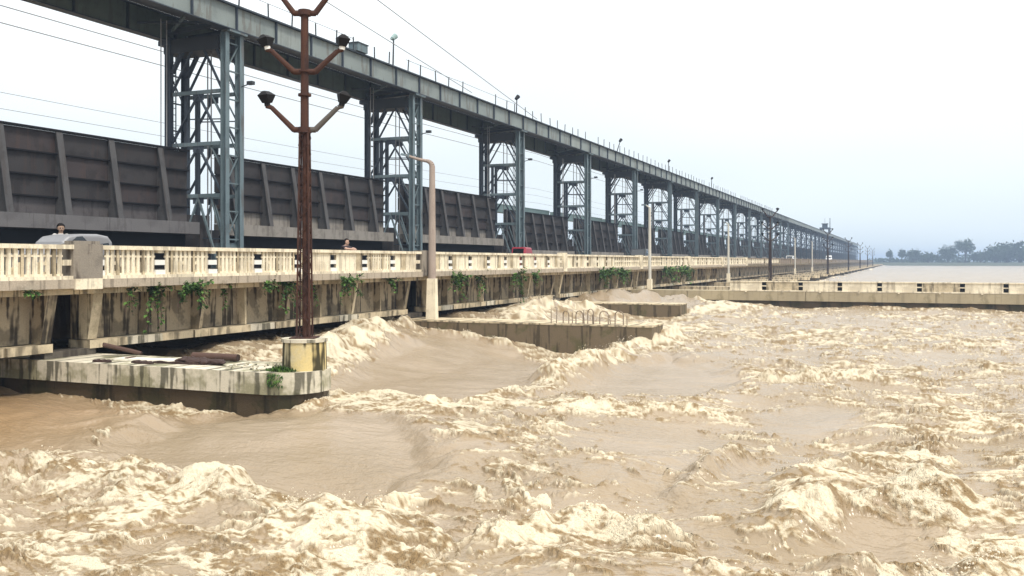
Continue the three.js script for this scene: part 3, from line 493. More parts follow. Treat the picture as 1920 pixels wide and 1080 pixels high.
// ------------------------------------------------------------------ steel gate towers
const XF = -32.8, XB = -36.5, TB = H(-0.95);
{
  const yTop = H(12.0), lev = [TB, H(3.45), H(6.2), H(8.95), yTop];
  const make = (label, group) => {
    const t = thing('gate_tower', label, 'steel tower', [-34.65, TB, 0], 0, group);
    const o = (x, y, z) => [x + 34.65, y - TB, z];
    for (const [x, hw] of [[XF, 0.58], [XB, 0.62]]) for (const sz of [-1, 1]) {
      const c = new MB(), z = sz * hw; // built-up column: web and two flanges
      c.bar(o(x, TB, z), o(x, yTop, z), 0.09, 0.30); c.bar(o(x + 0.15, TB, z), o(x + 0.15, yTop, z), 0.30, 0.05); c.bar(o(x - 0.15, TB, z), o(x - 0.15, yTop, z), 0.30, 0.05);
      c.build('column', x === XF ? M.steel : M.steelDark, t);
    }
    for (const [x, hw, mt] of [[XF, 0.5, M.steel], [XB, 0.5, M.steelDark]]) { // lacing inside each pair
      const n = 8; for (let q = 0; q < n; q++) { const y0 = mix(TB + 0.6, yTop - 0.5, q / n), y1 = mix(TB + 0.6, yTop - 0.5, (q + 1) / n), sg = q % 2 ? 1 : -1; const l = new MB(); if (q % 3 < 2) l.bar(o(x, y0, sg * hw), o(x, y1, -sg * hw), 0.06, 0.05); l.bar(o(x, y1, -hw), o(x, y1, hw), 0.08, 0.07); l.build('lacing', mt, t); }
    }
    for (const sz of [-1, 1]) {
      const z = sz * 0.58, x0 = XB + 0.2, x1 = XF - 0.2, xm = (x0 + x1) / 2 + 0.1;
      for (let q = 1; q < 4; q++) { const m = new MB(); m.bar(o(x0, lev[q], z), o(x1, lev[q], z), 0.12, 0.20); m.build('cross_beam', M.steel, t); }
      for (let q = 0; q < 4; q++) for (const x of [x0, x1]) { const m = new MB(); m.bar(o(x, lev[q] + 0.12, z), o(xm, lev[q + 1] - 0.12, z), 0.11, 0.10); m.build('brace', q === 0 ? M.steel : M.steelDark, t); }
      for (let q = 1; q < 4; q++) { const m = new MB(); m.box(...[xm - 0.35 + 34.65, xm + 0.35 + 34.65], lev[q] - 0.42 - TB, lev[q] + 0.1 - TB, z - 0.02, z + 0.02); m.build('gusset', M.steelDark, t); }
      new MB().bar(o(x0, yTop - 1.9, z), o(x0 + 1.1, yTop - 0.1, z), 0.22, 0.16).build('knee_brace', M.steelDark, t); const kn = new MB(); kn.bar(o(x1, yTop - 1.5, z), o(x1 - 0.7, yTop - 0.1, z), 0.14, 0.12); kn.build('knee_brace', M.steelDark, t);
      const mid = new MB(); mid.bar(o(XB + 1.05, TB, z * 0.7), o(XB + 1.05, H(8.9), z * 0.7), 0.22, 0.2); mid.build('guide_post', M.steelDark, t);
    }
    const ld = new MB(); for (const dz of [-0.2, 0.2]) ld.bar(o(XB - 0.28, TB, dz), o(XB - 0.28, yTop - 0.3, dz), 0.05, 0.05); for (let y = TB + 0.3; y < yTop - 0.4; y += 0.36) ld.bar(o(XB - 0.28, y, -0.2), o(XB - 0.28, y, 0.2), 0.035, 0.035); ld.build('ladder', M.steel, t);
    for (const sz of [-1, 1]) for (let q = 0; q < 4; q++) { const ym = (lev[q] + lev[q + 1]) / 2, m = new MB(); m.bar(o(XF - 0.2, ym, sz * 0.56), o(XF - 0.95, lev[q + 1] - 0.1, sz * 0.56), 0.07, 0.06); m.build('strut', M.steel, t); const m2 = new MB(); m2.bar(o(XB + 1.05, ym, sz * 0.5), o(XF - 0.2, ym - 0.1, sz * 0.5), 0.06, 0.06); if (q === 0 || q === 2) m2.build('strut', M.steelDark, t); }
    const cap = new MB(); cap.box(XB - 0.3 + 34.65, XF - 0.35 + 34.65, yTop - 0.85 - TB, yTop - 0.12 - TB, -0.7, 0.7); cap.build('head_frame', M.darkSteel, t);
    const rod = new MB(); rod.tube(o(XF - 1.3, TB, 0.1), o(XF - 1.3, yTop, 0.1), 0.035, 0.035, 6); rod.build('lifting_rod', M.cable, t); const rod2 = new MB(); rod2.tube(o(XF - 1.75, TB, -0.15), o(XF - 1.75, yTop, -0.15), 0.035, 0.035, 6); rod2.build('lifting_rod', M.cable, t);
    const box = new MB(); box.box(XF - 1.0 + 34.65, XF - 0.1 + 34.65, 0, 1.9, -0.42, 0.42); box.build('control_box', M.steel, t);
    const cw = new MB(); cw.box(XB - 0.1 + 34.65, XB + 2.2 + 34.65, 0, 2.6, -0.75, 0.75); cw.box(XB + 0.6 + 34.65, XB + 1.7 + 34.65, 2.6, 3.4, -0.6, 0.6); cw.build('machine_housing', M.gate, t);
    const fl = new MB(); fl.tube(o(XF + 0.15, H(9.3), -0.55), o(XF + 0.75, H(9.45), -0.55), 0.03, 0.03, 6); fl.box(XF + 0.6 + 34.65, XF + 0.95 + 34.65, H(9.38) - TB, H(9.56) - TB, -0.68, -0.42); fl.build('work_lamp', M.darkSteel, t);
    const plate = new MB(); plate.box(XF - 0.45 + 34.65, XF + 0.42 + 34.65, 0, 0.5, -0.95, 0.95); plate.build('foot', M.steel, t);
    return t;
  };
  const proto = make('nearest steel lattice tower, left of the rusty mast', undefined);
  proto.position.z = -S(1);
  // towers farther than this show no separate members: one mesh each
  let farGeo = null;
  for (let k = 0; k <= NB; k++) {
    if (k === 1) continue;
    const label = k === 0 ? 'steel lattice tower beyond the left edge, left of the nearest gate' : k <= 12 ? (k === 2 ? 'second steel lattice tower, behind the curved street lamp' : ord[k] + ' steel lattice tower counted from the left along the barrage') : 'distant steel lattice tower in the dense hazy run near the far end';
    const group = k > 12 ? 'distant gate towers' : undefined;
    if (k <= 14) copy(proto, [-34.65, TB, -S(k)], label, group);
    else {
      if (!farGeo) { const gs = []; proto.updateMatrixWorld(true); const by = new Map(); proto.children.forEach(c => gs.push(c.geometry)); farGeo = mergeGeometries(gs); }
      const m = put('gate_tower', farGeo, M.steelDark); m.position.set(-34.65, TB, -S(k)); tag(m, label, 'steel tower', group);
    }
  }
}

// ------------------------------------------------------------------ gates
const XG = -34.85;
{
  const yT = H(5.75), yB = H(1.4), yb = H(2.02), ribs = [2.1, 5.1, 8.0, 11.0, 14.0, 17.2], rows = [H(2.02), H(2.82), H(3.75), H(4.75), yT];
    const make = (name, label, group, detailed, darkBeam) => {
    const t = thing(name, label, 'sluice gate', [XG, 0, 0], 0, group), z0 = -1.1, z1 = -(PITCH - 1.1);
    const ends = [-z0, ...ribs, -z1];
    if (detailed) for (let r = 0; r < 4; r++) for (let c = 0; c + 1 < ends.length; c++) { const d = rr(-0.012, 0.012); new MB().box(-0.08, d, rows[r] + 0.02, rows[r + 1] - 0.02, -ends[c + 1] + 0.015, -ends[c] - 0.015).build('skin_plate', r === 0 ? (darkBeam ? M.gateLow : M.gateLight) : (c + r) % 5 === 1 ? M.steelDark2 : M.gate, t); }
    else new MB().box(-0.08, 0, rows[0], yT, z1, z0).build('skin_plate', M.gate, t);
    for (let q = 0; q < ribs.length; q++) { const z = -ribs[q]; new MB().hexa([[0, yb, z + 0.07], [0.78, yb, z + 0.07], [0.78, yb, z - 0.07], [0, yb, z - 0.07], [0, yT, z + 0.07], [0.14, yT, z + 0.07], [0.14, yT, z - 0.07], [0, yT, z - 0.07]]).build('rib', M.gateRib, t); const f = new MB(); f.hexa([[0.74, yb, z + 0.17], [0.8, yb, z + 0.17], [0.8, yb, z - 0.17], [0.74, yb, z - 0.17], [0.11, yT, z + 0.17], [0.17, yT, z + 0.17], [0.17, yT, z - 0.17], [0.11, yT, z - 0.17]]); f.build('rib_flange', M.gateRib, t); }
    for (let r = 1; r < 4; r++) new MB().box(0, 0.22 - 0.03 * r, rows[r] - 0.035, rows[r] + 0.035, z1, z0).build('ledge', M.gateDark, t);
    new MB().box(-0.1, 0.2, yT, yT + 0.09, z1, z0).build('top_flange', M.gateDark, t);
    const nb = detailed ? 3 : 1, L = (-z1 + z0) / nb; for (let q = 0; q < nb; q++) new MB().box(-0.1, 0.85, yB, yb, z0 - (q + 1) * L + 0.015, z0 - q * L - 0.015).build('bottom_beam', darkBeam ? M.beamDark : M.gateLight, t);
    new MB().box(-0.6, -0.1, H(-3.2), yB, z1, z0).build('lower_leaf', M.gateDark, t);
    for (const z of [z0 - 1.9, z0 - 2.3, z1 + 1.6, z1 + 2.0]) { const m = new MB(); m.tube([0.1, yT, z], [0.1, H(12.3), z], 0.028, 0.028, 6); m.build('hoist_rope', M.cable, t); }
    return t;
  };
  M.steelDark2 = mat(wearTex(512, [0.047, 0.039, 0.041], [0.028, 0.025, 0.026], [0.062, 0.042, 0.038], 601, 0.7, 0.6), 0.7, 0.003);
  M.gateRib = mat(wearTex(256, [0.078, 0.076, 0.08], [0.05, 0.05, 0.054], [0.05, 0.04, 0.036], 631, 0.7, 0.5), 0.7, 0.003); M.beamDark = mat(wearTex(512, [0.13, 0.125, 0.13], [0.10, 0.095, 0.1], [0.07, 0.06, 0.06], 621, 0.7, 0.4), 0.7, 0.003);
  const g0 = make('sluice_gate', 'nearest dark sluice gate at the left edge of the photo', undefined, true, true); g0.position.z = -S(0);
  const g1 = make('sluice_gate', 'dark sluice gate between the first two towers, behind the rusty mast', undefined, true, false); g1.position.z = -S(1);
  copy(g1, [XG, 0, -S(2)], 'dark sluice gate between second and third towers, right of the curved street lamp');
  copy(g0, [XG, 0, -S(-1)], 'dark sluice gate beyond the left edge of the view');
  const far = make('sluice_gate', 'dark sluice gate between third and fourth towers with a pale green walkway above', undefined, false, false); far.position.set(XG, -0.95, -S(3));
  for (let k = 4; k < NB; k++) copy(far, [XG, -0.95, -S(k)], k < 12 ? ord[k + 1] + ' sluice gate counted from the left, low and hazy' : 'distant sluice gate lost among the far towers', k < 12 ? undefined : 'distant sluice gates');
  // pale walkway box behind the lowered gates
  for (let k = 3; k < 16; k++) { const t = thing('gate_walkway', k < 12 ? 'pale green boxed walkway above the ' + ord[k + 1] + ' gate from the left' : 'pale green boxed walkway above a far lowered gate', 'walkway', [XB - 0.9, 0, -S(k)], 0, k < 12 ? undefined : 'far gate walkways'); new MB().box(-0.4, 0.4, H(4.85), H(5.6), -PITCH + 1.2, -1.2).build('deck_box', M.teal, t); new MB().box(-0.46, 0.46, H(5.6), H(5.68), -PITCH + 1.2, -1.2).build('lid', M.teal, t); }
}

// ------------------------------------------------------------------ crane girders along the top
{
  const t = thing('crane_bridge', 'long grey green steel plate girder running over the towers into the distance', 'gantry bridge', [0, 0, 0]);
  const yb = H(12.12), yt = H(13.45), pw = PITCH / 6, zf = -S(NB);
  for (const [x, nm, y0, y1, sg] of [[XF + 0.2, 'front', yb, yt, 1], [XB - 0.25, 'rear', H(11.85), H(13.3), 1]]) {
    for (let k = -1; k < NB; k++) {
      const a = S(k);
      if (k < 9) for (let q = 0; q < 6; q++) new MB().box(x - 0.03 + rr(-0.006, 0.006), x + 0.03, y0 + 0.05, y1 - 0.05, -(a + (q + 1) * pw) + 0.01, -(a + q * pw) - 0.01).build('web_plate', nm === 'front' ? ((q * 5 + k * 3) % 7 === 1 ? M.steelC : M.steelB) : M.steelR, t);
      else new MB().box(x - 0.03, x + 0.03, y0 + 0.05, y1 - 0.05, -S(k + 1), -a).build('web_plate', nm === 'front' ? M.steelB : M.steelR, t);
      if (k < 14) for (let q = 0; q < 6; q++) { const z = -(a + q * pw); new MB().box(x - 0.2, x + 0.17, y0 + 0.05, y1 - 0.05, z - 0.035, z + 0.035).build('stiffener', M.steelDark, t); }
    }
    new MB().box(x - 0.26, x + 0.26, y1 - 0.05, y1, zf, -S(-1)).build('top_flange', M.steelDark, t);
    new MB().box(x - 0.26, x + 0.26, y0, y0 + 0.05, zf, -S(-1)).build('bottom_flange', M.steelDark, t);
  }
  // deck, crane rail, cross bracing between the girders
  new MB().box(XB - 0.4, XF + 0.35, yt + 0.002, yt + 0.08, zf, -S(-1)).build('top_deck', M.darkSteel, t);
  for (let k = 0; k < 16; k++) for (const d of [-1, 1]) { const a = S(k); new MB().bar([XB + 0.1, H(12.3), -a - d * 0.6], [XF, H(12.55), -a - d * 3.2], 0.14, 0.12).build('cross_bracing', M.steel, t); new MB().bar([XF, H(12.5), -a - d * 0.7], [XB + 0.1, H(12.3), -a - d * 3.0], 0.13, 0.12).build('cross_bracing', M.steelDark, t); new MB().bar([XF, H(12.45), -a - d * 0.75], [XB, H(12.25), -a - d * 0.75], 0.3, 0.22).build('cross_bracing', M.steelDark, t); }
  // bearing brackets over each tower
  for (let k = 0; k < 20; k++) { const m = new MB(); m.box(XF - 0.12, XF + 0.44, H(12.0), H(12.12), -S(k) - 0.72, -S(k) + 0.72); m.build('bearing_bracket', M.steel, t); new MB().box(XB - 0.6, XB + 0.2, H(11.6), H(11.85), -S(k) - 0.8, -S(k) + 0.8).build('bearing_bracket', M.steelDark, t); }
  // handrail posts, a few of them bent, with one thin rail
  for (let k = -1; k < 12; k++) for (let q = 0; q < 9; q++) { const z = -(S(k) + q * PITCH / 9 + rr(-0.3, 0.3)); if (rnd() < 0.06) continue; const m = new MB(), hgt = rr(0.72, 0.92); m.bar([XF + 0.45, yt, z], [XF + 0.45 + rr(-0.04, 0.04), yt + hgt, z + rr(-0.05, 0.05)], 0.06, 0.06); m.build('handrail_post', M.darkSteel, t); }
  { const m = new MB(); let p = null; for (let k = -1; k < 3; k++) for (let q = 0; q < 9; q++) { const z = -(S(k) + q * PITCH / 9), n = [XF + 0.45, yt + 0.76 + rr(-0.03, 0.03), z]; if (p && !(k === 1 && q > 5) ) m.tube(p, n, 0.014, 0.014, 5, false); p = n; } m.build('handrail', M.darkSteel, t); }
  M.steelB;
}
// the rail crane far along the girders
{
  const z = -486, y = H(13.55), t = thing('gantry_crane', 'small gantry crane standing on the girder near the far end', 'crane', [-34.6, y, z]);
  for (const x of [-1.9, 1.9]) for (const dz of [-3.4, 3.4]) new MB().box(x - 0.3, x + 0.3, 0, 2.0, dz - 0.45, dz + 0.45).build('leg', M.darkSteel, t);
  new MB().box(-2.4, 2.4, 2.0, 2.7, -4.6, 4.6).build('platform', M.steelDark, t);
  new MB().box(-1.2, 1.2, 2.7, 4.4, 1.0, 3.6).build('cabin', M.steelDark, t); new MB().box(-1.5, 1.5, 4.4, 4.7, 0.7, 3.9).build('cabin_roof', M.darkSteel, t);
  const m = new MB(); m.tube([1.9, 2.7, -4.2], [1.9, 7.6, -4.3], 0.22, 0.18, 6); m.build('mast', M.darkSteel, t); const m2 = new MB(); m2.tube([0, 4.7, 2.3], [0, 7.4, 2.3], 0.07, 0.06, 6); m2.build('aerial', M.darkSteel, t);
}
// lamps and boxes on top of the girder
{
  const spots = [[57.3, 2.3, 'teal floodlight on a short post by the left end of the top girder'], [80.0, 1.75, 'round black lamp on the girder above the second and third towers'], [113, 1.7, 'leaning lamp on the girder past the third tower'], [141, 1.9, 'small lamp on the girder above the fifth tower'], [176, 2.1, 'thin hooked lamp on the girder, fourth of the row']];
  spots.forEach(([s, h, label], i) => {
    const t = thing('girder_lamp', label, 'lamp', [XF + 0.1, H(13.53), -s]);
    const lean = i === 2 ? 0.45 : 0.05; const m = new MB(); m.tube([0, 0, 0], [lean, h - 0.35, 0.0], 0.06, 0.05, 8); m.build('post', M.darkSteel, t);
    const hd = new MB(); hd.tube([lean - 0.02, h - 0.42, 0.16], [lean + 0.08, h - 0.16, -0.13], 0.15, 0.2, 10); hd.tube([lean - 0.02, h - 0.4, 0.2], [lean - 0.04, h - 0.46, 0.29], 0.08, 0.07, 8); hd.build('lamp_head', i === 0 ? M.teal : M.black, t);
  });
  const b = thing('junction_box', 'small grey box on the girder right behind the rusty mast', 'box', [XF + 0.2, H(13.53), -52.6]); new MB().box(-0.35, 0.35, 0, 0.5, -0.6, 0.6).build('case', M.steel, b); new MB().box(-0.4, 0.4, 0.5, 0.56, -0.66, 0.66).build('lid', M.darkSteel, b);
}

// ------------------------------------------------------------------ lamp masts
function lampHead(parent, p, tilt, flip) {
  const g = new THREE.Group(); g.name = 'floodlight'; g.position.set(...p); g.rotation.set(tilt[0], tilt[1], tilt[2]); g.scale.setScalar(1.15); parent.add(g);
  const b = new MB(); b.hexa([[-0.075, 0, 0.08], [0.075, 0, 0.08], [0.075, 0, -0.08], [-0.075, 0, -0.08], [-0.135, 0.17, 0.15], [0.135, 0.17, 0.15], [0.135, 0.17, -0.15], [-0.135, 0.17, -0.15]]); b.hexa([[-0.135, 0.17, 0.15], [0.135, 0.17, 0.15], [0.135, 0.17, -0.15], [-0.135, 0.17, -0.15], [-0.05, 0.26, 0.08], [0.02, 0.26, 0.08], [0.02, 0.26, -0.08], [-0.05, 0.26, -0.08]]); b.build('housing', M.black, g);
  const n = new MB(); n.tube([0, -0.07, 0], [0, 0.04, 0], 0.065, 0.07, 10); n.build('socket', flip ? M.white : M.black, g);
}
function makeMast(label, group, simple) {
  const t = thing('lamp_mast', label, 'lamp mast', [0, 0, 0], 0, group), hs = 5.27, w = 0.13; // height of the lattice shaft
  const mm = simple ? M.rustDark : M.rust;
  for (const [a, b] of [[-1, -1], [1, -1], [1, 1], [-1, 1]]) { const m = new MB(); m.bar([a * (w + 0.035), 0, b * (w + 0.035)], [a * w * 0.8, hs, b * w * 0.8], simple ? 0.06 : 0.04, simple ? 0.06 : 0.04); m.build('corner_angle', mm, t); }
  const n = simple ? 8 : 26;
  for (let q = 0; q < n; q++) { const y = hs * (q + 0.5) / n, m = new MB(), e = w * 0.95, s = q % 2 ? 1 : -1; for (const [p, r] of [[[-e, e], [e, e]], [[-e, -e], [e, -e]], [[e, -e], [e, e]], [[-e, -e], [-e, e]]]) { m.bar([p[0], y - 0.1 * s, p[1]], [r[0], y + 0.1 * s, r[1]], 0.028, 0.014); } m.build('lacing', mm, t); }
  { const m = new MB(); m.tube([0.02, 0, 0], [0.02, hs, 0], 0.08, 0.08, 10); m.build('core_pipe', mm, t); }
  const tb = new MB(); tb.tube([0, hs, 0], [0, 8.25, 0], 0.105, 0.095, 14); tb.build('tube', mm, t);
  for (const [y0, y1, r] of [[hs - 0.08, hs + 0.06, 0.17], [6.12, 6.18, 0.165], [6.72, 6.77, 0.15], [8.16, 8.3, 0.165]]) { const cl = new MB(); cl.tube([0, y0, 0], [0, y1, 0], r, r, 14); cl.build('collar', mm, t); }
  [[hs, 0.98, 0.66], [6.74, 0.98, 0.62], [8.22, 0.95, 0.85]].forEach(([y, dx, dy], i) => {
    for (const s of [-1, 1]) {
      const m = new MB(); m.tube([0, y, 0], [s * 0.28, y, 0], 0.075, 0.075, 10); m.tube([s * 0.26, y - 0.01, 0], [s * dx * 0.86, y + dy * 0.86, 0], 0.075, 0.06, 10); m.tube([s * dx * 0.86, y + dy * 0.86, 0], [s * dx, y + dy * 0.9, 0], 0.06, 0.05, 10); m.build('arm', i === 0 && s > 0 ? M.polePink2 : mm, t);
      const g = [s * (dx - 0.03), y + dy + 0.02, 0]; lampHead(t, [g[0], g[1], g[2]], [0.1, 0.4 * s, -0.18 * s + (i === 0 ? -0.1 : 0.05)], (i === 1));
    }
  });
  const br = new MB(); br.box(-0.32, 0.32, -0.03, 0.025, -0.32, 0.32); br.build('base_plate', mm, t);
  return t;
}
M.poleGrey = plain(0.5, 0.48, 0.43, 0.8); M.polePink2 = plain(0.10, 0.088, 0.08, 0.7); M.rustDark = plain(0.05, 0.035, 0.032, 0.8);
{
  const a = makeMast('tall rusty lattice mast with three pairs of floodlight arms on the near pier'); a.position.set(-13.97, H(-1.95), -S(0)); a.rotation.y = YAW;
  const b = makeMast('forked dark lamp mast on a far pier, halfway along the barrage', undefined, true); b.position.set(-15.3, H(-2.7), -S(5)); b.rotation.y = YAW;
  copy(b, [-14, H(-2.7), -S(9)], 'forked dark lamp mast further off, left of the small gantry crane').rotation.y = YAW;
  [[13, 'thin dark lamp mast just right of the small gantry crane'], [17, 'second thin lamp mast right of the small gantry crane'], [21, 'third thin lamp mast right of the small gantry crane'], [25, 'last and tiniest lamp mast at the end of the bridge']].forEach(([k, l]) => { copy(b, [-14, H(-2.7), -S(k)], l).rotation.y = YAW; });
}
// ------------------------------------------------------------------ street lamps on the odd piers
{
  const make = label => {
    const t = thing('street_lamp', label, 'street lamp', [0, 0, 0]);
    new MB().hexa([[-0.24, 0, 0.24], [0.24, 0, 0.24], [0.24, 0, -0.24], [-0.24, 0, -0.24], [-0.2, 1.95, 0.2], [0.2, 1.95, 0.2], [0.2, 1.95, -0.2], [-0.2, 1.95, -0.2]]).build('concrete_base', M.cream, t);
    const p = new MB(); p.tube([0, 1.95, 0], [0, 7.35, 0], 0.19, 0.14, 18); p.build('pole', M.polePink, t);
    const e = new MB(); const pts = []; for (let k = 0; k <= 6; k++) { const a = k / 6 * Math.PI / 2; pts.push([-0.35 + 0.35 * Math.cos(a), 7.33 + 0.3 * Math.sin(a), 0]); } pts.push([-0.8, 7.74, 0], [-1.2, 7.88, 0]);
    for (let k = 0; k + 1 < pts.length; k++) e.tube(pts[k], pts[k + 1], mix(0.14, 0.05, k / pts.length), mix(0.14, 0.05, (k + 1) / pts.length), 14); e.build('arm', M.polePink, t);
    const h = new MB(); h.hexa([[-1.6, 7.93, 0.1], [-1.12, 7.83, 0.1], [-1.12, 7.83, -0.1], [-1.6, 7.93, -0.1], [-1.55, 8.03, 0.06], [-1.16, 7.95, 0.06], [-1.16, 7.95, -0.06], [-1.55, 8.03, -0.06]]); h.build('lamp_head', M.steel, t);
    return t;
  };
  const a = make('curved top street lamp on a square white base at the second pier'); a.position.set(-20.9, pierTop - 0.06, -S(1)); a.rotation.y = YAW * 0.4;
  const q = ['', '', '', 'second street lamp, a straight pale pole by the long divide wall', '', 'third street lamp pole just left of the forked mast', '', 'fourth pale street lamp pole along the bridge', '', 'fifth pale street lamp pole along the bridge', '', 'sixth pale street lamp pole along the bridge'];
  const far = thing('street_lamp', q[3], 'street lamp', [-20.5, pierTop - 0.06, -S(3)]);
  { new MB().box(-0.2, 0.2, 0, 1.2, -0.2, 0.2).build('concrete_base', M.cream, far); const p = new MB(); p.tube([0, 1.2, 0], [0, 7.5, 0], 0.15, 0.11, 14); p.build('pole', M.poleGrey, far); const e = new MB(); e.tube([0, 7.48, 0], [-0.35, 7.72, 0], 0.08, 0.05, 8); e.build('arm', M.poleGrey, far); const h = new MB(); h.box(-0.72, -0.3, 7.68, 7.8, -0.1, 0.1); h.build('lamp_head', M.steel, far); }
  for (const k of [5, 7, 9, 11]) copy(far, [-20.5, pierTop - 0.06, -S(k)], q[k]);
}
// ------------------------------------------------------------------ weeds growing out of the deck edge
function leafGeo(list) {                                                  // list of [position, direction, length, width]
  const g = new MB();
  for (const [p, d, L, w] of list) {
    const D = new THREE.Vector3(...d).normalize(), up = new THREE.Vector3(0.2, 1, 0.1).normalize(), s = new THREE.Vector3().crossVectors(D, up).normalize(), n = new THREE.Vector3().crossVectors(s, D);
    const P = new THREE.Vector3(...p), at = (a, b, c) => P.clone().addScaledVector(D, a * L).addScaledVector(s, b * w).addScaledVector(n, c * L).toArray();
    g.quad(at(0, 0, 0), at(0.45, 0.5, 0.06), at(1, 0, -0.05), at(0.5, 0, 0.0)); g.quad(at(0, 0, 0), at(0.5, 0, 0.0), at(1, 0, -0.05), at(0.45, -0.5, 0.06));
  }
  return g;
}
function weed(label, s, size, n, hang, x = XR + 0.02) {
  const t = thing('hanging_weed', label, 'plant', [x, H(-0.84), -s]);
  const leaves = [[], [], []], st = new MB();
  const ns = Math.max(4, Math.round(n / 15));
  for (let k = 0; k < ns; k++) {
    const a = rr(-1, 1), out = rr(0.15, 0.6) * size, dn = rr(-0.25, 0.9) * hang, pts = [[-0.05, 0, 0]];
    for (let q = 1; q <= 5; q++) { const f = q / 5; pts.push([out * f * (1.2 - 0.4 * f), -dn * f * f + 0.12 * f * (1 - f), a * size * 0.75 * f + rr(-0.03, 0.03)]); }
    for (let q = 0; q < 5; q++) st.tube(pts[q], pts[q + 1], 0.012, 0.009, 5, false);
    for (let q = 0; q < n / ns; q++) { const f = rr(0.25, 1.05), i = Math.min(4, Math.floor(f * 5)), p = pts[i], r = pts[Math.min(5, i + 1)], u = f * 5 - i; leaves[q % 3].push([[mix(p[0], r[0], u), mix(p[1], r[1], u), mix(p[2], r[2], u)], [rr(-0.2, 1), rr(-0.8, 0.6), rr(-1, 1)], rr(0.10, 0.21) * (0.7 + size * 0.35), rr(0.07, 0.14) * (0.7 + size * 0.3)]); }
  }
  st.build('stem', M.bark, t);
  leaves.forEach((l, i) => { const g = leafGeo(l).build('foliage', [M.leaf, M.leafLight, M.leafDark][i], t); });
}
M.leafLight = plain(0.10, 0.19, 0.045, 0.55, { side: THREE.DoubleSide }); M.leafDark = plain(0.028, 0.06, 0.016, 0.7, { side: THREE.DoubleSide });
weed('biggest leafy green weed under the bridge deck, left of the rusty mast', 24.0, 1.15, 330, 0.8);
weed('thin pale grassy weed under the deck just left of the rusty mast', 27.9, 0.8, 90, 0.6);
weed('dark creeper on the bridge beam directly behind the rusty mast', 29.6, 1.2, 220, 1.5, XR - 0.4);
weed('bright green weed hanging under the deck right of the rusty mast', 33.1, 1.25, 300, 1.1);
weed('dark weed trailing down the beam left of the big leafy one', 23.0, 1.0, 220, 1.5, XR - 0.45);
weed('green weed under the deck just right of the first street lamp', 43.4, 1.5, 330, 1.4);
weed('pale leaved weed under the deck in the middle of the solid parapet', 51.5, 1.5, 300, 1.7);
weed('small weed under the deck left of the white parapet pillar', 54.6, 1.2, 140, 0.9);
weed('wide bright bush under the deck past the white parapet pillar', 69, 2.4, 420, 1.2);
weed('second bush under the deck close to the wide bright one', 73.5, 2.3, 360, 1.2);
weed('green bush under the deck behind the second street lamp', 89, 3.2, 420, 1.6);
weed('furthest green bush hanging under the open grid parapet', 96, 3.2, 420, 1.6);
weed('sparse trailing weed under the deck beside the pier gap', 21.7, 0.5, 45, 1.2, XR - 0.2);
weed('narrow dark weed between the biggest weed and the pale grassy one', 26.2, 0.6, 110, 1.3, XR - 0.5);
weed('low dark weed just right of the rusty mast under the deck', 31.4, 0.7, 120, 1.4, XR - 0.5);
weed('faint weed under the deck left of the first street lamp', 37.2, 0.9, 130, 1.0, XR - 0.25);
weed('dark trailing weed below the left part of the solid parapet', 47.2, 1.1, 200, 1.7, XR - 0.5);
weed('small leafy tuft at the left edge of the photo under the deck', 17.9, 0.5, 40, 0.5);

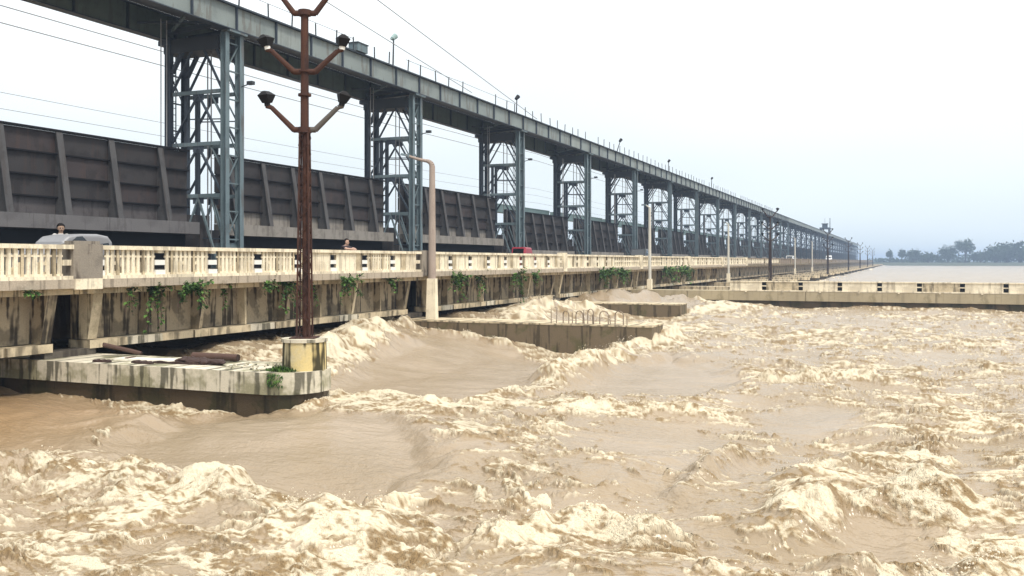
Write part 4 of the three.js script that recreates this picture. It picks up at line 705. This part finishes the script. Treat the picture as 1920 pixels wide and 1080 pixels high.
// ------------------------------------------------------------------ on the near pier: logs, bundle, plank, grass
{
  const y = pierTop + 0.0, s0 = S(0);
  const log = (name, label, p, len, r, turn, tiltY, m) => {
    const t = thing(name, label, 'log', p, turn), g = new MB(), n = 14, seg = 16; const ring = [];
    for (let k = 0; k <= n; k++) { const f = k / n, rad = r * (1 - 0.16 * f) * (1 + 0.05 * noise(f * 6, r * 50)); ring.push([f * len - len / 2, rad, 0.012 * noise(f * 5, 7)]); }
    for (let k = 0; k < n; k++) g.tube([ring[k][0], r + tiltY * ring[k][0] + ring[k][2], 0], [ring[k + 1][0], r + tiltY * ring[k + 1][0] + ring[k + 1][2], 0], ring[k][1], ring[k + 1][1], seg, false);
    g.build('trunk', m, t); const e = new MB(); for (const [q, d] of [[0, -1], [n, 1]]) e.tube([ring[q][0], r + tiltY * ring[q][0], 0], [ring[q][0] + d * 0.008, r + tiltY * ring[q][0], 0], ring[q][1] * 0.98, ring[q][1] * 0.97, seg); e.build('cut_end', M.barkEnd, t); return t;
  };
  M.barkWet = mat(wearTex(512, [0.05, 0.03, 0.026], [0.03, 0.02, 0.017], [0.085, 0.055, 0.045], 241, 0.7, 0.7), 0.55, 0.012); M.barkEnd = plain(0.045, 0.03, 0.025, 0.9);
  log('log', 'dark round log lying on the far edge of the near pier cap', [-17.3, y, -s0 - 0.62], 1.42, 0.115, 0.09, 0, M.bark);
  log('log', 'dark broken branch leaning at the back of the near pier cap', [-20.7, y, -s0 - 0.7], 1.1, 0.07, 0.35, -0.22, M.bark).position.y += 0.13;
  // crumpled heap of wet dark wood beside the log
  const heap = thing('driftwood_heap', 'crumpled heap of wet dark driftwood in front of the log', 'driftwood', [-17.25, y, -s0 + 0.1]);
  for (let k = 0; k < 9; k++) { const g = new THREE.IcosahedronGeometry(1, 4), p = g.attributes.position, sx = rr(0.2, 0.36), sy = rr(0.06, 0.10), sz = rr(0.1, 0.16); for (let i = 0; i < p.count; i++) { const x = p.getX(i), yy = p.getY(i), z = p.getZ(i), d = 1 + 0.45 * noise(x * 2 + k * 9, z * 2 + yy * 2) + 0.25 * noise(x * 6 + k, z * 6 + yy * 5); p.setXYZ(i, x * sx * d, Math.max(-0.01, yy * sy * d + sy * 0.7), z * sz * d); } const mg = mergeVertices((g.deleteAttribute('normal'), g.deleteAttribute('uv'), g)); mg.computeVertexNormals(); const m = put('wood_piece', mg, M.barkWet, heap); m.position.set(-0.55 + k * 0.15 + rr(-0.04, 0.04), rr(0, 0.03), rr(-0.12, 0.12)); m.rotation.y = rr(-0.5, 0.5); }
  const pl = (label, p, l, w, turn) => { const t = thing('driftwood_piece', label, 'driftwood', p, turn); const n = 6; const m = new MB(); for (let k = 0; k < n; k++) { const a = -l / 2 + l * k / n, b = a + l / n, wa = w * (0.6 + 0.5 * Math.sin(Math.PI * (k + 0.2) / n)), wb = w * (0.6 + 0.5 * Math.sin(Math.PI * (k + 1.2) / n)); m.hexa([[a, 0, wa / 2], [b, 0, wb / 2], [b, 0, -wb / 2], [a, 0, -wa / 2], [a, 0.045 + 0.03 * (k % 2), wa / 2.6], [b, 0.045 + 0.03 * ((k + 1) % 2), wb / 2.6], [b, 0.045 + 0.03 * ((k + 1) % 2), -wb / 2.6], [a, 0.045 + 0.03 * (k % 2), -wa / 2.6]]); } m.build('plank', M.barkWet, t); return t; };
  pl('small dark scrap of wood at the left front edge of the near pier cap', [-20.0, y, -s0 + 0.72], 0.55, 0.22, 0.05);
  pl('reddish scrap of wood in the middle front edge of the near pier cap', [-18.75, y, -s0 + 0.55], 0.75, 0.26, -0.15);
  pl('thin dark stick lying along the near pier cap', [-17.8, y, -s0 + 0.35], 1.5, 0.06, 0.06);
  { const q = thing('plank', 'long pale plank lying flat on the near pier cap left of the log', 'plank', [-18.9, y, -s0 - 0.12], 0.1); new MB().hexa([[-1.25, 0, 0.2], [1.2, 0, 0.24], [1.25, 0, -0.18], [-1.2, 0, -0.2], [-1.24, 0.05, 0.19], [1.19, 0.045, 0.23], [1.24, 0.06, -0.17], [-1.19, 0.05, -0.19]]).build('board', plain(0.72, 0.68, 0.6, 0.8), q); const e = new MB(); e.box(-0.9, -0.8, 0.05, 0.075, -0.17, 0.18); e.build('cleat', M.bark, q); const e2 = new MB(); e2.box(0.75, 0.85, 0.05, 0.075, -0.16, 0.19); e2.build('cleat', M.bark, q); }
  // grass tuft at the pedestal
  const t = thing('grass_tuft', 'green mossy grass tuft at the foot of the yellow pedestal', 'grass', [-14.35, y, -s0 + 0.62]); const bl = [[], []];
  for (let k = 0; k < 420; k++) { const a = rr(0, 6.28), r = Math.pow(rnd(), 0.7), x = Math.cos(a) * r * 0.42 + 0.12, z = Math.sin(a) * r * 0.24; bl[k % 2].push([[x, -0.01 - 0.35 * Math.max(0, z - 0.3), Math.min(z, 0.42)], [rr(-0.5, 0.5), rr(0.25, 1), rr(-0.3, 0.6)], rr(0.07, 0.2) * (1.1 - r * 0.5), rr(0.02, 0.04)]); }
  for (let k = 0; k < 120; k++) bl[k % 2].push([[rr(0.05, 0.5), -rr(0, 0.3), 0.45 + rr(-0.02, 0.03)], [rr(-0.3, 0.3), rr(-1, 0.2), rr(0.2, 0.6)], rr(0.06, 0.15), 0.03]);
  bl.forEach((l, i) => leafGeo(l).build('blades', [M.leafLight, M.leafDark][i], t));
  // little heaps of debris on the cap
  const db = thing('debris', 'scatter of pale rubble bits on the near pier cap beside the pedestal', 'rubble', [-15.3, y, -s0]); const dm = new MB();
  for (let k = 0; k < 26; k++) { const x = rr(-0.8, 0.6), z = rr(-0.7, 0.8), r = rr(0.02, 0.07); dm.hexa([[x - r, 0, z + r * 0.8], [x + r, 0, z + r], [x + r * 0.8, 0, z - r], [x - r, 0, z - r * 0.9], [x - r * 0.5, r, z + r * 0.5], [x + r * 0.6, r * 0.8, z + r * 0.5], [x + r * 0.5, r * 0.9, z - r * 0.5], [x - r * 0.5, r * 1.1, z - r * 0.6]]); }
  tag(dm.build('rubble', M.pier, db), undefined, undefined, undefined, 'stuff'); delete db.children[0].userData.label;
}
// ------------------------------------------------------------------ iron hoops on the second pier
{
  const t = thing('iron_hoop_guard', 'row of bent rusty iron hoops and bars on the end of the long brown pier', 'railing', [-13.0, H(-2.79), -S(1) + 0.75]);
  M.rebar = plain(0.22, 0.17, 0.125, 0.85); t.scale.y = 0.7;
  const arch = (x, w, h) => { const m = new MB(), pts = [[x, 0, 0], [x, h * 0.7, 0]]; for (let k = 1; k < 6; k++) { const a = Math.PI - Math.PI * k / 6; pts.push([x + w / 2 + Math.cos(a) * w / 2, h * 0.7 + Math.sin(a) * h * 0.3, 0.02 * k]); } pts.push([x + w, h * 0.7, 0.1], [x + w, 0, 0.1]); m.path(pts, 0.025, 6); m.build('hoop', M.rebar, t); };
  arch(-0.35, 0.36, 0.82); arch(0.75, 0.42, 0.84); arch(1.45, 0.40, 0.86); arch(-0.95, 0.3, 0.8); arch(0.2, 0.3, 0.95);
  for (const [x, h] of [[-1.5, 0.85], [-1.25, 1.0], [-0.5, 0.7], [0.05, 0.85], [0.45, 0.6], [1.25, 0.6], [2.0, 0.55]]) { const m = new MB(); m.tube([x, 0, 0.05], [x + rr(-0.03, 0.03), h, 0.05], 0.022, 0.02, 6); if (h > 0.8) m.tube([x, h, 0.05], [x - 0.1, h + 0.02, 0.05], 0.02, 0.02, 6); m.build('bar', M.rebar, t); }
}
// ------------------------------------------------------------------ overhead wires
{
  const wire = (label, a, b, sag, r, group) => { const t = new MB(); const n = 26; let p = null; for (let k = 0; k <= n; k++) { const f = k / n, q = [mix(a[0], b[0], f), mix(a[1], b[1], f) - sag * 4 * f * (1 - f), mix(a[2], b[2], f)]; if (p) t.tube(p, q, r, r, 5, false); p = q; } const m = t.build('power_line', M.cable); tag(m, label, 'cable', group); };
  wire('upper thick power line descending from the top edge to the girder', [-27.9, H(21.6), 2], [-32.2, H(13.55), -84], 0.1, 0.028);
  wire('lower power line descending just above the girder near the mast', [-32.9, H(21.2), 0], [-32.1, H(13.6), -69], 0.1, 0.026);
  for (const [x, h, label] of [[-46, 14.3, 'topmost of the wires behind the first tower'], [-46, 13.35, 'second wire from the top behind the first tower'], [-46, 9.5, 'third wire from the top behind the gates'], [-46, 8.6, 'fourth wire from the top, just under the third'], [-46, 7.6, 'lowest of the faint wires above the first gate']]) { const m = new MB(); for (let q = 0; q < 3; q++) { const a = -q * 140 + 20, b = a - 140; let p = null; for (let k = 0; k <= 20; k++) { const f = k / 20, P = [x, H(h) - 0.5 * 4 * f * (1 - f) + 0.3, mix(a, b, f)]; if (p) m.tube(p, P, h > 12 ? 0.032 : 0.016, h > 12 ? 0.032 : 0.016, 5, false); p = P; } } tag(m.build('power_line', M.cable), label, 'cable'); }
}
// ------------------------------------------------------------------ people (continuous bodies from a distance field)
function person(label, [x, y, z], turn, J, skin, shirt, trousers, hair, hScale) {
  const t = thing('person', label, 'person', [x, y, z], turn);
  const field = (bones, c, size, res, k, m, name, parent, colour) => {
    const mc = new MarchingCubes(res, m, false, false, 400000), half = size / 2;
    mc.isolation = 0;
    for (let a = 0; a < res; a++) for (let b = 0; b < res; b++) for (let d = 0; d < res; d++) {
      const P = [c[0] + ((d - res / 2) / (res / 2)) * half, c[1] + ((b - res / 2) / (res / 2)) * half, c[2] + ((a - res / 2) / (res / 2)) * half]; let v = 1e3;
      for (const [p, q, r0, r1] of bones) { const e = [q[0] - p[0], q[1] - p[1], q[2] - p[2]], L = e[0] * e[0] + e[1] * e[1] + e[2] * e[2]; let h = L ? ((P[0] - p[0]) * e[0] + (P[1] - p[1]) * e[1] + (P[2] - p[2]) * e[2]) / L : 0; h = Math.max(0, Math.min(1, h)); const dd = Math.hypot(P[0] - p[0] - e[0] * h, P[1] - p[1] - e[1] * h, P[2] - p[2] - e[2] * h) - mix(r0, r1, h); const w = Math.max(0, k - Math.abs(v - dd)) / k; v = Math.min(v, dd) - w * w * k * 0.25; }
      mc.field[d + b * res + a * res * res] = -v;
    }
    mc.update();
    const n = mc.count, g = new THREE.BufferGeometry(), pos = new Float32Array(n * 3), nor = new Float32Array(n * 3);
    for (let i = 0; i < n; i++) { for (let q = 0; q < 3; q++) { pos[i * 3 + q] = c[q] + mc.positionArray[i * 3 + q] * half; nor[i * 3 + q] = mc.normalArray[i * 3 + q]; } }
    g.setAttribute('position', new THREE.BufferAttribute(pos, 3)); g.setAttribute('normal', new THREE.BufferAttribute(nor, 3)); g.setAttribute('uv', new THREE.BufferAttribute(new Float32Array(n * 2), 2));
    if (colour) { const col = new Float32Array(n * 3); for (let i = 0; i < n; i++) colour([pos[i * 3], pos[i * 3 + 1], pos[i * 3 + 2]], col, i * 3); g.setAttribute('color', new THREE.BufferAttribute(col, 3)); }
    return put(name, g, m, parent);
  };
  const vc = new THREE.MeshStandardMaterial({ vertexColors: true, roughness: 0.85 });
  const h = J.head, nk = J.neck;
  const bones = [[J.pelvis, J.chest, 0.145, 0.165], [J.chest, nk, 0.13, 0.06], [nk, [h[0], h[1] - 0.06, h[2]], 0.055, 0.055],
    [[h[0], h[1] + 0.03, h[2] - 0.01], [h[0], h[1] - 0.05, h[2] + 0.025], 0.095, 0.068], [[h[0], h[1] - 0.02, h[2] + 0.08], [h[0], h[1] - 0.035, h[2] + 0.108], 0.014, 0.017]];
  for (const s of ['L', 'R']) { const sg = s === 'L' ? -1 : 1; bones.push([[h[0] + sg * 0.088, h[1] + 0.01, h[2]], [h[0] + sg * 0.094, h[1] - 0.03, h[2]], 0.018, 0.014]); bones.push([J['sh' + s], J['el' + s], 0.065, 0.048], [J['el' + s], J['wr' + s], 0.046, 0.032], [J.chest, J['sh' + s], 0.11, 0.07]);
    bones.push([J['hip' + s], J['kn' + s], 0.09, 0.062], [J['kn' + s], J['an' + s], 0.06, 0.04], [J['an' + s], [J['an' + s][0], J['an' + s][1] - 0.05, J['an' + s][2] + 0.15], 0.042, 0.035]);
    const w = J['wr' + s], e = J['el' + s], dv = new THREE.Vector3(w[0] - e[0], w[1] - e[1], w[2] - e[2]).normalize(), sd = new THREE.Vector3().crossVectors(dv, new THREE.Vector3(0, 1, 0)).normalize(), pt = (a, b) => [w[0] + dv.x * a + sd.x * b, w[1] + dv.y * a - a * 0.15, w[2] + dv.z * a + sd.z * b];
    bones.push([w, pt(0.07, 0), 0.03, 0.034]); for (let f = 0; f < 4; f++) bones.push([pt(0.07, (f - 1.5) * 0.021), pt(0.15 - 0.012 * Math.abs(f - 1.3), (f - 1.5) * 0.025), 0.011, 0.008]); bones.push([pt(0.03, 0.03), pt(0.09, 0.065), 0.013, 0.01]); }
  const nearHand = p => Math.min(Math.hypot(p[0] - J.wrL[0], p[1] - J.wrL[1], p[2] - J.wrL[2]), Math.hypot(p[0] - J.wrR[0], p[1] - J.wrR[1], p[2] - J.wrR[2]));
  const elbow = p => J.bare && Math.min(...['L', 'R'].map(s => { const a = J['el' + s], b = J['wr' + s], e = [b[0] - a[0], b[1] - a[1], b[2] - a[2]], L = e[0] ** 2 + e[1] ** 2 + e[2] ** 2; let q = ((p[0] - a[0]) * e[0] + (p[1] - a[1]) * e[1] + (p[2] - a[2]) * e[2]) / L; q = Math.max(0, Math.min(1, q)); return Math.hypot(p[0] - a[0] - e[0] * q, p[1] - a[1] - e[1] * q, p[2] - a[2] - e[2] * q); })) < 0.09;
  field(bones, [0, 0.92, 0.1], 2.1, 112, 0.035, vc, 'body', t, (p, c, i) => {
    let q = p[1] > nk[1] - 0.005 && Math.hypot(p[0] - h[0], p[2] - h[2]) < 0.2 ? skin : nearHand(p) < 0.17 && p[1] > 0.6 || elbow(p) ? skin : p[1] < J.pelvis[1] - 0.02 ? (p[1] < 0.09 ? [0.03, 0.025, 0.02] : trousers) : shirt;
    if (q === skin && Math.abs(p[1] - h[1]) < 0.02 && p[2] > h[2] + 0.055 && Math.abs(Math.abs(p[0] - h[0]) - 0.034) < 0.016) q = [0.02, 0.015, 0.012];
    if (q === skin && Math.abs(p[1] - h[1] + 0.068) < 0.008 && p[2] > h[2] + 0.06 && Math.abs(p[0] - h[0]) < 0.026) q = [0.16, 0.05, 0.045];
    c[i] = q[0]; c[i + 1] = q[1]; c[i + 2] = q[2];
  });
  const hg = new THREE.IcosahedronGeometry(0.112 * hScale, 5), hp = hg.attributes.position; for (let i = 0; i < hp.count; i++) { const X = hp.getX(i), Y = hp.getY(i), Z = hp.getZ(i), d = 1 + 0.06 * noise(X * 60, Z * 60 + Y * 40); const cut = Z > 0.03 && Y < 0.045 ? 0.7 : Y < -0.06 ? 0.75 : 1; hp.setXYZ(i, X * d * cut, Y * d * 1.05, Z * d * cut); } hg.computeVertexNormals();
  const hm = put('hair', hg, plain(hair[0], hair[1], hair[2], 0.8), t); hm.position.set(h[0], h[1] + 0.045, h[2] - 0.022);
  return t;
}
const stand = (o = {}) => ({ pelvis: [0, 0.95, 0], chest: [0, 1.28, 0.02], neck: [0, 1.46, 0.03], head: [0, 1.62, 0.05], shL: [-0.18, 1.38, 0.02], shR: [0.18, 1.38, 0.02], elL: [-0.25, 1.1, 0.05], elR: [0.25, 1.1, 0.05], wrL: [-0.2, 0.92, 0.22], wrR: [0.2, 0.92, 0.22], hipL: [-0.09, 0.9, 0], hipR: [0.09, 0.9, 0], knL: [-0.1, 0.48, 0.03], knR: [0.1, 0.48, 0.03], anL: [-0.1, 0.08, 0], anR: [0.1, 0.08, 0], ...o });
person('person with dark hair standing behind the grey van by the grey pillar', [-24.95, H(-0.58), -22.35], Math.PI / 2 - 0.5, stand(), [0.32, 0.21, 0.15], [0.55, 0.53, 0.50], [0.06, 0.06, 0.08], [0.01, 0.008, 0.008], 1.12);
person('person with bare forearms leaning on the parapet right of the rusty mast', [-21.98, H(-0.62), -34.4], Math.PI / 2, stand({ pelvis: [0, 0.86, -0.12], chest: [0, 1.13, 0.0], neck: [0, 1.28, 0.06], head: [0, 1.42, 0.1], shL: [-0.18, 1.21, 0.03], shR: [0.18, 1.21, 0.03], elL: [-0.30, 1.13, 0.26], elR: [0.30, 1.13, 0.26], wrL: [-0.14, 1.12, 0.42], wrR: [0.14, 1.12, 0.42], hipL: [-0.09, 0.84, -0.12], hipR: [0.09, 0.84, -0.12], knL: [-0.1, 0.46, -0.02], knR: [0.1, 0.46, -0.02], anL: [-0.1, 0.08, -0.14], anR: [0.1, 0.08, -0.14], bare: true }), [0.42, 0.27, 0.21], [0.03, 0.022, 0.03], [0.05, 0.05, 0.07], [0.012, 0.01, 0.01], 1);
// ------------------------------------------------------------------ vehicles on the road
function vehicle(name, label, [x, z], turn, prof, cab, wid, col, wheels, extra) {
  const y = H(-0.62), t = thing(name, label, name.includes('van') ? 'van' : 'car', [x, y, z], turn);
  const ex = (pts, w, m, nm, bev = 0.05) => { const sh = new THREE.Shape(pts.map(p => new THREE.Vector2(...p))); const g = new THREE.ExtrudeGeometry(sh, { depth: w - 2 * bev, bevelEnabled: true, bevelSize: bev, bevelThickness: bev, bevelSegments: 3, curveSegments: 6 }); g.translate(0, 0, -w / 2 + bev); return put(nm, g, m, t); };
  const paint = new THREE.MeshPhysicalMaterial({ roughness: 0.35, clearcoat: 0.25, clearcoatRoughness: 0.2 }); paint.color.setRGB(...col);
  const glass = new THREE.MeshPhysicalMaterial({ roughness: 0.05, clearcoat: 1 }); glass.color.setRGB(0.01, 0.011, 0.012);
  ex(prof, wid, paint, 'body', 0.09); ex(cab, wid - 0.16, paint, 'roof', 0.10);
  for (const w of extra) { const sh = new THREE.Shape(w.map(p => new THREE.Vector2(...p))); for (const s of [-1, 1]) { const g = new THREE.ExtrudeGeometry(sh, { depth: 0.012, bevelEnabled: false }); g.translate(0, 0, s * (wid / 2 - 0.078) - 0.006); put('side_window', g, glass, t); } }
  const c = cab, gl = (a, b) => { const m = new MB(), e = wid / 2 - 0.22, dx = Math.sign((a[0] + b[0]) / 2 - (prof[0][0] + prof[1][0]) / 2) * 0.108; m.hexa([[a[0] + dx - 0.01, a[1], e], [a[0] + dx + 0.01, a[1], e], [a[0] + dx + 0.01, a[1], -e], [a[0] + dx - 0.01, a[1], -e], [b[0] + dx - 0.01, b[1], e], [b[0] + dx + 0.01, b[1], e], [b[0] + dx + 0.01, b[1], -e], [b[0] + dx - 0.01, b[1], -e]]); m.build('windscreen', glass, t); };
  if (c.length === 4) { gl(c[0], c[3]); gl(c[1], c[2]); }
  for (const wx of wheels) for (const s of [-1, 1]) { const w = new MB(); w.tube([wx, 0.3, s * (wid / 2 - 0.2)], [wx, 0.3, s * (wid / 2 + 0.005)], 0.3, 0.3, 20); const m = w.build('wheel', M.black, t); const r = new MB(); r.tube([wx, 0.3, s * (wid / 2)], [wx, 0.3, s * (wid / 2 + 0.015)], 0.17, 0.16, 14); put('rim', r.geo(), M.gateLight, m); }
  const red = plain(0.35, 0.02, 0.015, 0.3), wh = plain(0.7, 0.7, 0.68, 0.2), xr = prof[0][0], xf = prof[1][0];
  for (const s of [-1, 1]) { const m = new MB(); m.box(xr - 0.10, xr - 0.03, 0.62, 0.86, s * (wid / 2 - 0.22) - 0.09, s * (wid / 2 - 0.22) + 0.09); m.build('tail_lamp', red, t); const n = new MB(); n.box(xf + 0.03, xf + 0.10, 0.55, 0.72, s * (wid / 2 - 0.28) - 0.13, s * (wid / 2 - 0.28) + 0.13); n.build('headlamp', wh, t); }
  return t;
}
const hatch = [[-1.7, 0.3], [1.7, 0.3], [1.72, 0.62], [0.95, 0.88], [-1.68, 0.92]];
const hatchCab = [[-1.6, 0.9], [0.95, 0.86], [0.30, 1.36], [-1.35, 1.38]];
const hatchWin = [[[-1.25, 0.98], [-0.42, 0.98], [-0.42, 1.3], [-1.1, 1.3]], [[-0.34, 0.98], [0.68, 0.98], [0.24, 1.28], [-0.34, 1.3]]];
// the van stands nose to the left of the photograph: its own +x is the travel direction
const vanP = [[-1.15, 0.3], [1.55, 0.3], [1.6, 0.75], [1.05, 0.98], [-1.16, 1.0]], vanC = [[-0.86, 0.98], [0.9, 0.95], [0.80, 1.12], [0.62, 1.26], [0.25, 1.33], [-0.4, 1.34], [-0.72, 1.29], [-0.84, 1.16]];
vehicle('parked_van', 'grey rounded van roof with dark side window behind the grey pillar', [-23.4, -21.45], -Math.PI / 2 - 0.06, vanP, vanC, 1.4, [0.20, 0.20, 0.215], [-0.75, 1.0], [[[0.1, 1.02], [0.5, 1.02], [0.58, 1.2], [0.4, 1.34], [0.2, 1.36], [0.02, 1.2]], [[-0.8, 1.02], [-0.35, 1.02], [-0.45, 1.14], [-0.76, 1.18]]]);
vehicle('car', 'small red car roof showing over the parapet near the white pillar', [-25.2, -63], Math.PI / 2, hatch.map(([a, b]) => [a * 0.62, b * 1.04]), hatchCab.map(([a, b]) => [a * 0.62, b * 1.08]), 1.25, [0.30, 0.012, 0.03], [-0.65, 0.68], hatchWin.map(w => w.map(([a, b]) => [a * 0.62, 1.0 + (b - 0.98) * 0.5])));
vehicle('car', 'dark car on the bridge just left of the second street lamp', [-25.2, -96.5], Math.PI / 2, hatch.map(([a, b]) => [a * 1.1, b * 1.2]), hatchCab.map(([a, b]) => [a * 1.1, b * 1.28]), 1.75, [0.015, 0.016, 0.018], [-1.15, 1.2], hatchWin.map(w => w.map(([a, b]) => [a * 1.1, b * 1.28])));
vehicle('car', 'white car far along the bridge right of the forked mast', [-24.4, -232], Math.PI / 2, hatch.map(([a, b]) => [a * 1.1, b * 1.1]), hatchCab.map(([a, b]) => [a * 1.1, b * 1.25]), 1.75, [0.8, 0.8, 0.8], [-1.15, 1.2], hatchWin.map(w => w.map(([a, b]) => [a * 1.1, b * 1.25])));
vehicle('car', 'farthest white vehicle, a speck on the hazy bridge', [-25.2, -372], -Math.PI / 2, hatch.map(([a, b]) => [a * 1.3, b * 1.6]), hatchCab.map(([a, b]) => [a * 1.3, b * 1.8]), 2.1, [0.8, 0.8, 0.8], [-1.15, 1.2], hatchWin.map(w => w.map(([a, b]) => [a * 1.3, b * 1.8])));

// ------------------------------------------------------------------ trees on the far bank
{
  const fol = plain(0.035, 0.055, 0.022, 0.9, { side: THREE.DoubleSide }), trunk = plain(0.05, 0.04, 0.03, 0.9);
  const at = px => { const u = (px - 960) / 1763, c = Math.cos(YAW), s = Math.sin(YAW), d = 905 / (c + s * u); return [(-s + c * u) * d, -905]; };
  const crown = (clumps, n, leaf) => { const g = new MB(); for (const [cx, cy, cz, r, ry] of clumps) for (let k = 0; k < n; k++) { const a = rr(0, 6.283), b = Math.acos(rr(-1, 1)), q = Math.pow(rnd(), 0.35) * (1 + 0.18 * noise(a * 2, b * 3 + cx)), p = [cx + Math.sin(b) * Math.cos(a) * r * q, cy + Math.cos(b) * ry * q, cz + Math.sin(b) * Math.sin(a) * r * q]; const d1 = [rr(-1, 1), rr(-1, 1), rr(-1, 1)], d2 = [rr(-1, 1), rr(-1, 1), rr(-1, 1)], L = leaf * rr(0.6, 1.2); g.quad(p, [p[0] + d1[0] * L, p[1] + d1[1] * L, p[2] + d1[2] * L], [p[0] + (d1[0] + d2[0]) * L, p[1] + (d1[1] + d2[1]) * L, p[2] + (d1[2] + d2[2]) * L], [p[0] + d2[0] * L, p[1] + d2[1] * L, p[2] + d2[2] * L]); } return g; };
  const tree = (label, px, h, w, bare, lobes, back = 0) => {
    const [x, z] = at(px), t = thing('tree', label, 'tree', [x, 2.2, z - back]);
    const tr = new MB(); tr.tube([0, 0, 0], [0.3, h * bare, 0], w * 0.05, w * 0.03, 7); const cl = [];
    for (let k = 0; k < lobes; k++) { const a = k / lobes * 6.283 + rr(0, 0.8), r = w * 0.27; const c = [Math.cos(a) * w * rr(0.12, 0.27), h * mix(bare, 1, rr(0.3, 0.62)), Math.sin(a) * w * 0.25, r * rr(0.8, 1.2), h * (1 - bare) * rr(0.26, 0.38)]; cl.push(c); tr.tube([0.3, h * bare * 0.9, 0], c.slice(0, 3), w * 0.022, w * 0.008, 5); }
    cl.push([0, h * mix(bare, 1, 0.6), 0, w * 0.34, h * (1 - bare) * 0.4]);
    tr.build('trunk', trunk, t); crown(cl, 130, 0.7 + w * 0.03).build('crown', fol, t);
  };
  tree('tiny lone round tree nearest the end of the bridge', 1668, 12, 6.5, 0.3, 4);
  tree('second lone round tree beside the tiny one by the bridge end', 1691, 12.5, 8, 0.3, 5);
  tree('squat bushy tree left of the long low trees', 1713, 12.5, 15, 0.12, 6);
  tree('low spreading tree in the middle of the hazy bank', 1740, 9.5, 18, 0.05, 6);
  tree('pointed tree left of the tall flat topped tree', 1776, 16, 17, 0.1, 7);
  tree('tall flat topped tree standing above the hazy treeline', 1810, 21, 19, 0.42, 7);
  tree('low tree in the dip right of the tall flat topped tree', 1838, 10, 17, 0.05, 6);
  tree('broad hazy tree where the treeline climbs on the right', 1868, 17, 26, 0.05, 8);
  tree('broad tall tree cut by the right edge of the photo', 1912, 19, 30, 0.05, 9);
  tree('wide tree right of centre in the climbing treeline', 1890, 18.5, 28, 0.05, 8, 12);
  const wood = [];
  for (let k = 0; k < 90; k++) { const px = 1640 + k * 7.5, [x] = at(Math.min(px, 2400)), big = sstep(1720, 1900, px); wood.push([x + rr(-4, 4), 2 + mix(2.0, 6, big) + rr(-0.7, 0.7), -925 - rr(0, 25), 7 * rr(0.8, 1.3), mix(2.6, 7.5, big) * rr(0.8, 1.15)]); }
  tag(put('wood', crown(wood, 85, 1.3).geo(), fol), 'long hazy mass of low trees along the far bank', 'trees', null, 'stuff');
}
// ------------------------------------------------------------------ spray thrown up along the breaking crests
{
  const g = new THREE.IcosahedronGeometry(1, 0), list = [], m = new THREE.Matrix4(), q = new THREE.Quaternion(), sc = new THREE.Vector3(), p = new THREE.Vector3();
  for (const [P, hgt, w, fo] of RIDGE) for (let i = 0; i + 1 < P.length; i++) {
    const [a, b] = [P[i], P[i + 1]], L = Math.hypot(b[0] - a[0], b[1] - a[1]), n = Math.round(L * 320);
    for (let k = 0; k < n; k++) { const f = rnd(), x = mix(a[0], b[0], f) + w * 0.7 * (rnd() + rnd() - 1), s = mix(a[1], b[1], f) + w * 0.7 * (rnd() + rnd() - 1); if (noise(x / 0.7, s / 0.7 + 50) < 0.12) continue; river(x, s, 0.03); if (W.f < 0.4) continue; const r = 0.004 + 0.015 * Math.pow(rnd(), 4); p.set(x, W.y + Math.pow(rnd(), 2.6) * hgt * 0.6, -s); q.set(rnd(), rnd(), rnd(), rnd()).normalize(); sc.set(r * rr(0.8, 1.6), r, r); list.push(m.compose(p, q, sc).clone()); }
  }
  const mt = plain(0.62, 0.54, 0.42, 0.6), im = new THREE.InstancedMesh(g, mt, list.length); list.forEach((x, i) => im.setMatrixAt(i, x)); im.name = 'spray'; im.castShadow = im.receiveShadow = true; scene.add(im); tag(im, 'fine spray drops over the breaking crests of the flood', 'spray', null, 'stuff');
  console.log('spray', list.length);
}


renderer.render(scene, camera);
